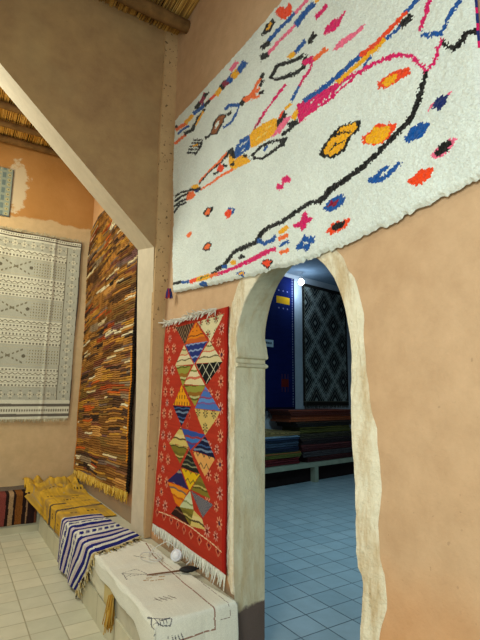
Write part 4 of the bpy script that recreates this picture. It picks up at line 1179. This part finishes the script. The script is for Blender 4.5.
# ------------------------------------------------------------ next room
M_slab = plain('pale stone slab', lin((164, 162, 136)), .6, .3, .15, 6)
M_dk = plain('dark brown panel', lin((40, 28, 26)), .8, .1, .3, 5)
nb = empty('display_bench', fw(1.0, .3, 0), 'pale slab bench on short legs in the next room, loaded with folded rugs', 'bench')
m = MB(); m.box((-2.0, 0, .285), (4.3, .68, .37), fn=fw); m.build('seat', M_slab, nb)
for u_ in (-.75, 1.35, 3.4):
    m = MB(); m.box((u_-.05, .005, 0), (u_+.05, .12, .285), fn=fw); m.build('leg', M_slab, nb)
m = MB(); m.box((-2.0, .14, 0), (4.3, .17, .285), fn=fw); m.build('dark_panel', M_dk, nb)  # dark brown panel filling the gap behind the legs
M_fold = attrmat('folded wool', .5, 90, .8, .012, .45, spec=.45)
def folded(u0, u1, z0, z1, d0, c1, c2, label, cat='folded rug', peak=0, pat=0, stack='left', d1=.60):
    """one rug folded into layers: a zigzag sheet seen from its folded front edge"""
    m = MB(); L = 3 if z1-z0 > .085 else 2; th = (z1-z0)/L; nu = 26
    for l in range(L):
        a = z0+l*th; b_ = a+th; prof = []
        for k in range(7):                         # rounded front edge
            t = -math.pi/2+math.pi*k/6; prof.append((d0+th*.45-math.cos(t)*th*.55+rnd.uniform(-.004, .004), (a+b_)/2+math.sin(t)*th*.49))
        prof += [(d1, b_-.002), (d1, a+.002)]
        n_ = len(prof); vs = []; ph = rnd.uniform(0, 6); e0 = rnd.uniform(-.03, .03); e1 = rnd.uniform(-.03, .03)
        for i in range(nu+1):
            t = i/nu; u = u0+e0+(u1+e1-u0-e0)*t; sg = .010*math.sin(t*7+ph)*(1 if 0 < i < nu else .5)
            for (d, z) in prof:
                zz = z+peak*math.exp(-((t-.5)/.25)**2)*(.3+.7*(d-d0)/(d1-d0))*(1 if z > a+th*.4 and l == L-1 else 0)
                vs.append(fw(u, d+sg, zz+.004*math.sin(t*11+ph)*(1 if l == L-1 and z > a+th*.5 else 0)))
        b0 = len(m.v); m.v += vs
        for i in range(nu):
            for j in range(n_):
                m.f.append((b0+i*n_+j, b0+i*n_+(j+1) % n_, b0+(i+1)*n_+(j+1) % n_, b0+(i+1)*n_+j)); m.m.append(0)
                k = rnd.random()
                c = c1 if (pat == 0 or (i*3+j*2) % 5 < 3) else c2; c = tuple(min(255, v*1.3) for v in c)
                if l == L-1 and pat == 0 and j in (2, 3): c = tuple(min(255, v*1.3) for v in c2)
                m.c.append(tuple(np.clip(np.array(lin(c))*rnd.uniform(.8, 1.15), 0, 1)))
        for e_ in (0, nu):
            f = tuple(b0+e_*n_+j for j in range(n_)); m.f.append(f if e_ else f[::-1]); m.m.append(0); m.c.append(lin(c1))
    return tag(m.build('folded_rug', M_fold, colors=True), label, cat, 'folded rugs on the display bench')
LS = [(.372, .50, (96, 22, 26), (120, 36, 30), 'dark red folded rug lying on the slab, lowest of the left stack through the doorway', 0),
      (.502, .60, (96, 92, 34), (150, 80, 40), 'olive green folded rug just above the dark red one in the left stack', 0),
      (.602, .69, (28, 34, 52), (50, 56, 80), 'navy folded rug between the olive rug and the grey speckled rug', 0),
      (.692, .775, (70, 84, 100), (30, 36, 50), 'blue grey speckled folded rug in the middle of the left stack', 1),
      (.777, .855, (26, 36, 54), (44, 60, 84), 'dark blue folded rug under the thin pale one of the left stack', 0),
      (.857, .892, (140, 156, 170), (170, 184, 196), 'thin pale blue grey folded rug near the top of the left stack', 0),
      (.894, .955, (150, 120, 70), (110, 84, 46), 'tan patterned folded rug with a raised middle, top of the left stack', 1)]
for i, (z0, z1, c1, c2, lb, pt) in enumerate(LS):
    folded(-.45+rnd.uniform(-.04, .04), .93+rnd.uniform(-.05, .04), z0, z1, .05+rnd.uniform(-.02, .02), c1, c2, lb, peak=.09 if i == 6 else 0, pat=pt)
RS = [(.372, .47, (66, 24, 24), (90, 40, 34), 'maroon folded rug lying on the slab, lowest of the right stack', 1.12, 2.75, 0),
      (.472, .57, (52, 40, 40), (84, 76, 74), 'dark grey brown folded rug, second from the bottom of the right stack', 1.0, 2.7, 1),
      (.572, .70, (74, 26, 26), (96, 44, 40), 'dark red folded rug, third from the bottom of the right stack', .98, 2.72, 0),
      (.702, .80, (40, 26, 26), (66, 50, 46), 'blackish brown folded rug halfway up the right stack', 1.0, 2.75, 0),
      (.802, .90, (44, 34, 30), (96, 84, 60), 'dark speckled folded rug just under the olive one of the right stack', .98, 2.66, 1),
      (.902, 1.03, (92, 84, 34), (120, 104, 44), 'olive folded rug in the upper part of the right stack', 1.0, 2.6, 0),
      (1.032, 1.13, (38, 28, 22), (70, 48, 30), 'near black folded rug between the olive rug and the rust coloured top ones', .86, 2.7, 0),
      (1.132, 1.25, (150, 70, 34), (120, 50, 26), 'rust orange folded rug, second from the top of the right stack', .72, 2.85, 0),
      (1.252, 1.36, (96, 36, 22), (130, 56, 30), 'dark rust folded rug on top of the right stack', .66, 2.55, 0)]
for i, (z0, z1, c1, c2, lb, a, b_, pt) in enumerate(RS):
    folded(a, b_, z0, z1, .05+rnd.uniform(-.03, .07), c1, c2, lb, pat=pt, stack='right')

# deep blue rug on the far wall of the next room
nu, nz = 200, 300
S, T = np.meshgrid(np.linspace(0, 1, nu), np.linspace(0, 1, nz), indexing='ij')
def wallrug(u0, u1, z0, z1, wave=.006):
    U = u0+(u1-u0)*S; V = z0+(z1-z0)*T
    d = .665-wave*np.abs(np.sin(U*7))
    base = np.array([FO.x, FO.y, 0.]); Pp = base+U[..., None]*np.array([FE.x, FE.y, 0])+d[..., None]*np.array([FN.x, FN.y, 0])+V[..., None]*np.array([0, 0, 1.])
    return Pp, (U[:-1, :-1]+U[1:, 1:])/2, (V[:-1, :-1]+V[1:, 1:])/2
P, U, V = wallrug(.05, 1.475, 1.32, 4.16)
C = np.empty(U.shape+(3,)); C[:] = lc(16, 28, 84)
C *= (1+.10*smoothnoise(U.shape, (30, 3)))[..., None]
C[(U > 1.44)] = lc(16, 22, 60)
C[(np.abs(U-1.415) < .013) & ((V % .055) < .032)] = lc(150, 150, 170)
C[(U > .93) & (U < 1.33) & (V > 3.55) & (V < 3.70)] = lc(242, 168, 20)
C[(U > 1.06) & (U < 1.28) & (V > 1.80) & (V < 1.97)] = lc(120, 34, 26)
for uu in (1.00, 1.13, 1.26):
    for vv in (3.83, 3.45): C[np.hypot(U-uu, V-vv) < .016] = lc(150, 150, 190)
for uu in (1.08, 1.17, 1.26):
    for vv in (2.02, 1.75): C[(np.abs(U-uu) < .009) & (np.abs(V-vv) < .05)] = lc(120, 60, 60)
C[(V < 1.40)] = lc(16, 20, 44)
br_ = empty('blue_rug', fw(.76, .66, 1.3), 'deep blue rug with a yellow rectangle, hung on the far wall seen through the doorway', 'rug')
cloth('weave', P, np.clip(C, 0, 1), M_flat, br_, .006)
n = 120
fringe('fringe', [fw(.06+1.41*i/n, .655, 1.325) for i in range(n)], [(rnd.uniform(-.1, .1), -.1, -1) for i in range(n)], .13, .0065, [lin((150, 150, 160)), lin((40, 44, 66))], br_, .3)
# charcoal rug with lozenge lattice
P, U, V = wallrug(1.735, 3.32, 1.42, 4.12)
C = np.empty(U.shape+(3,)); C[:] = lc(30, 28, 30)
au, av_ = .325, .43; u0_, v0_ = 2.16, 2.40
q1 = (U-u0_)/au; q2 = (V-v0_)/av_
q1 = np.round(q1*26)/26; q2 = np.round(q2*30)/30
p = ((q1+q2+1) % 2)-1; q = ((q1-q2+1) % 2)-1
d = np.maximum(np.abs(p), np.abs(q))
gr = lc(162, 164, 154)
C[d > .77] = gr; C[(d > .86) & (d < .92)] = lc(50, 48, 48)
C[(d > .60) & (d < .68)] = lc(130, 128, 116); C[(d > .36) & (d < .44)] = lc(120, 118, 108); C[d < .16] = gr*.8
C[(U < 1.80) | (U > 3.26) | (V < 1.50) | (V > 4.05)] = lc(44, 36, 30)
C[((np.abs(U-1.815) < .01) | (np.abs(V-1.51) < .01))] = lc(100, 92, 74)
o = empty('lozenge_rug', fw(2.5, .66, 1.4), 'charcoal rug with a grey lozenge lattice, hung right of the deep blue rug', 'rug')
cloth('weave', P, np.clip(C, 0, 1), M_flat, o, .006)
fringe('fringe', [fw(1.75+1.56*i/n, .655, 1.425) for i in range(n)], [(rnd.uniform(-.1, .1), -.1, -1) for i in range(n)], .06, .006, [lin((60, 56, 50)), lin((90, 84, 74))], o, .3)
# small paper tag pinned on the blue rug
M_paper = plain('paper', lin((200, 208, 214)), .7, .2, .05)
tg = empty('paper_tag', fw(.70, .64, 2.68), 'small white paper tag pinned to the blue rug beside the door jamb', 'tag')
m = MB(); m.box((.55, .640, 2.60), (.815, .648, 2.745), fn=fw); m.build('paper', M_paper, tg)
m = MB(); u_ = .57
for w_ in (.02, .03, .014, .026, .018, .024):
    m.box((u_, .6375, 2.655), (u_+w_, .6405, 2.70), fn=fw); u_ += w_+.012
m.build('lettering', plain('ink', lin((40, 52, 70)), .7, .2), tg)

# ------------------------------------------------------------ bulb
def emis(name, c, s_):
    m, nt, b = newmat(name, .3, .3); b.inputs['Emission Color'].default_value = (*c, 1); b.inputs['Emission Strength'].default_value = s_
    b.inputs['Base Color'].default_value = (.9, .9, .9, 1); return m
BU = Vector(fw(1.44, .42, 4.03))
lb = empty('light_bulb', BU, 'bare glowing white bulb under the ceiling of the next room', 'light bulb')
m = MB(); m.lathe([(.010, -.058), (.034, -.050), (.055, -.026), (.062, .0), (.055, .030), (.034, .062), (.022, .078)], BU, (0, 0, 1), 24)
m.build('globe', emis('glowing bulb', (.80, .92, 1.0), BULB_E), lb, smooth=True)
m = MB(); m.lathe([(.024, .076), (.026, .080), (.026, .125), (.018, .135)], BU, (0, 0, 1), 20); m.build('socket', M_white, lb)
m = MB(); m.tube([BU+Vector((0, 0, .13)), BU+Vector((.005, 0, .18)), BU+Vector((0, 0, .232))], .005, 6); m.build('cord', M_white, lb)
BP = BU+Vector(FN)*-.05+Vector((0, 0, -.16))

# ------------------------------------------------------------ light
def light(kind, loc, power, color, size=.5, size2=None, rot=None, target=None, spread=None):
    d = bpy.data.lights.new('lamp', kind); d.energy = power; d.color = color
    if kind == 'AREA':
        d.size = size
        if size2: d.shape = 'RECTANGLE'; d.size_y = size2
        if spread: d.spread = math.radians(spread)
    elif kind == 'POINT': d.shadow_soft_size = size
    elif kind == 'SPOT': d.shadow_soft_size = size; d.spot_size = math.radians(spread or 120); d.spot_blend = .6
    o = bpy.data.objects.new('lamp', d); COL.objects.link(o); o.location = loc
    if target is not None:
        o.rotation_euler = (Vector(target)-Vector(loc)).to_track_quat('-Z', 'Y').to_euler()
    return o
LIGHTS()
sc = bpy.context.scene
w = bpy.data.worlds.new('world'); sc.world = w; w.use_nodes = True
w.node_tree.nodes['Background'].inputs[0].default_value = (*WORLD[:3], 1); w.node_tree.nodes['Background'].inputs[1].default_value = WORLD[3]
sc.view_settings.view_transform = 'Standard'; sc.view_settings.look = 'None'
sc.view_settings.exposure = EXPO; sc.view_settings.gamma = 1; sc.view_settings.use_curve_mapping = False
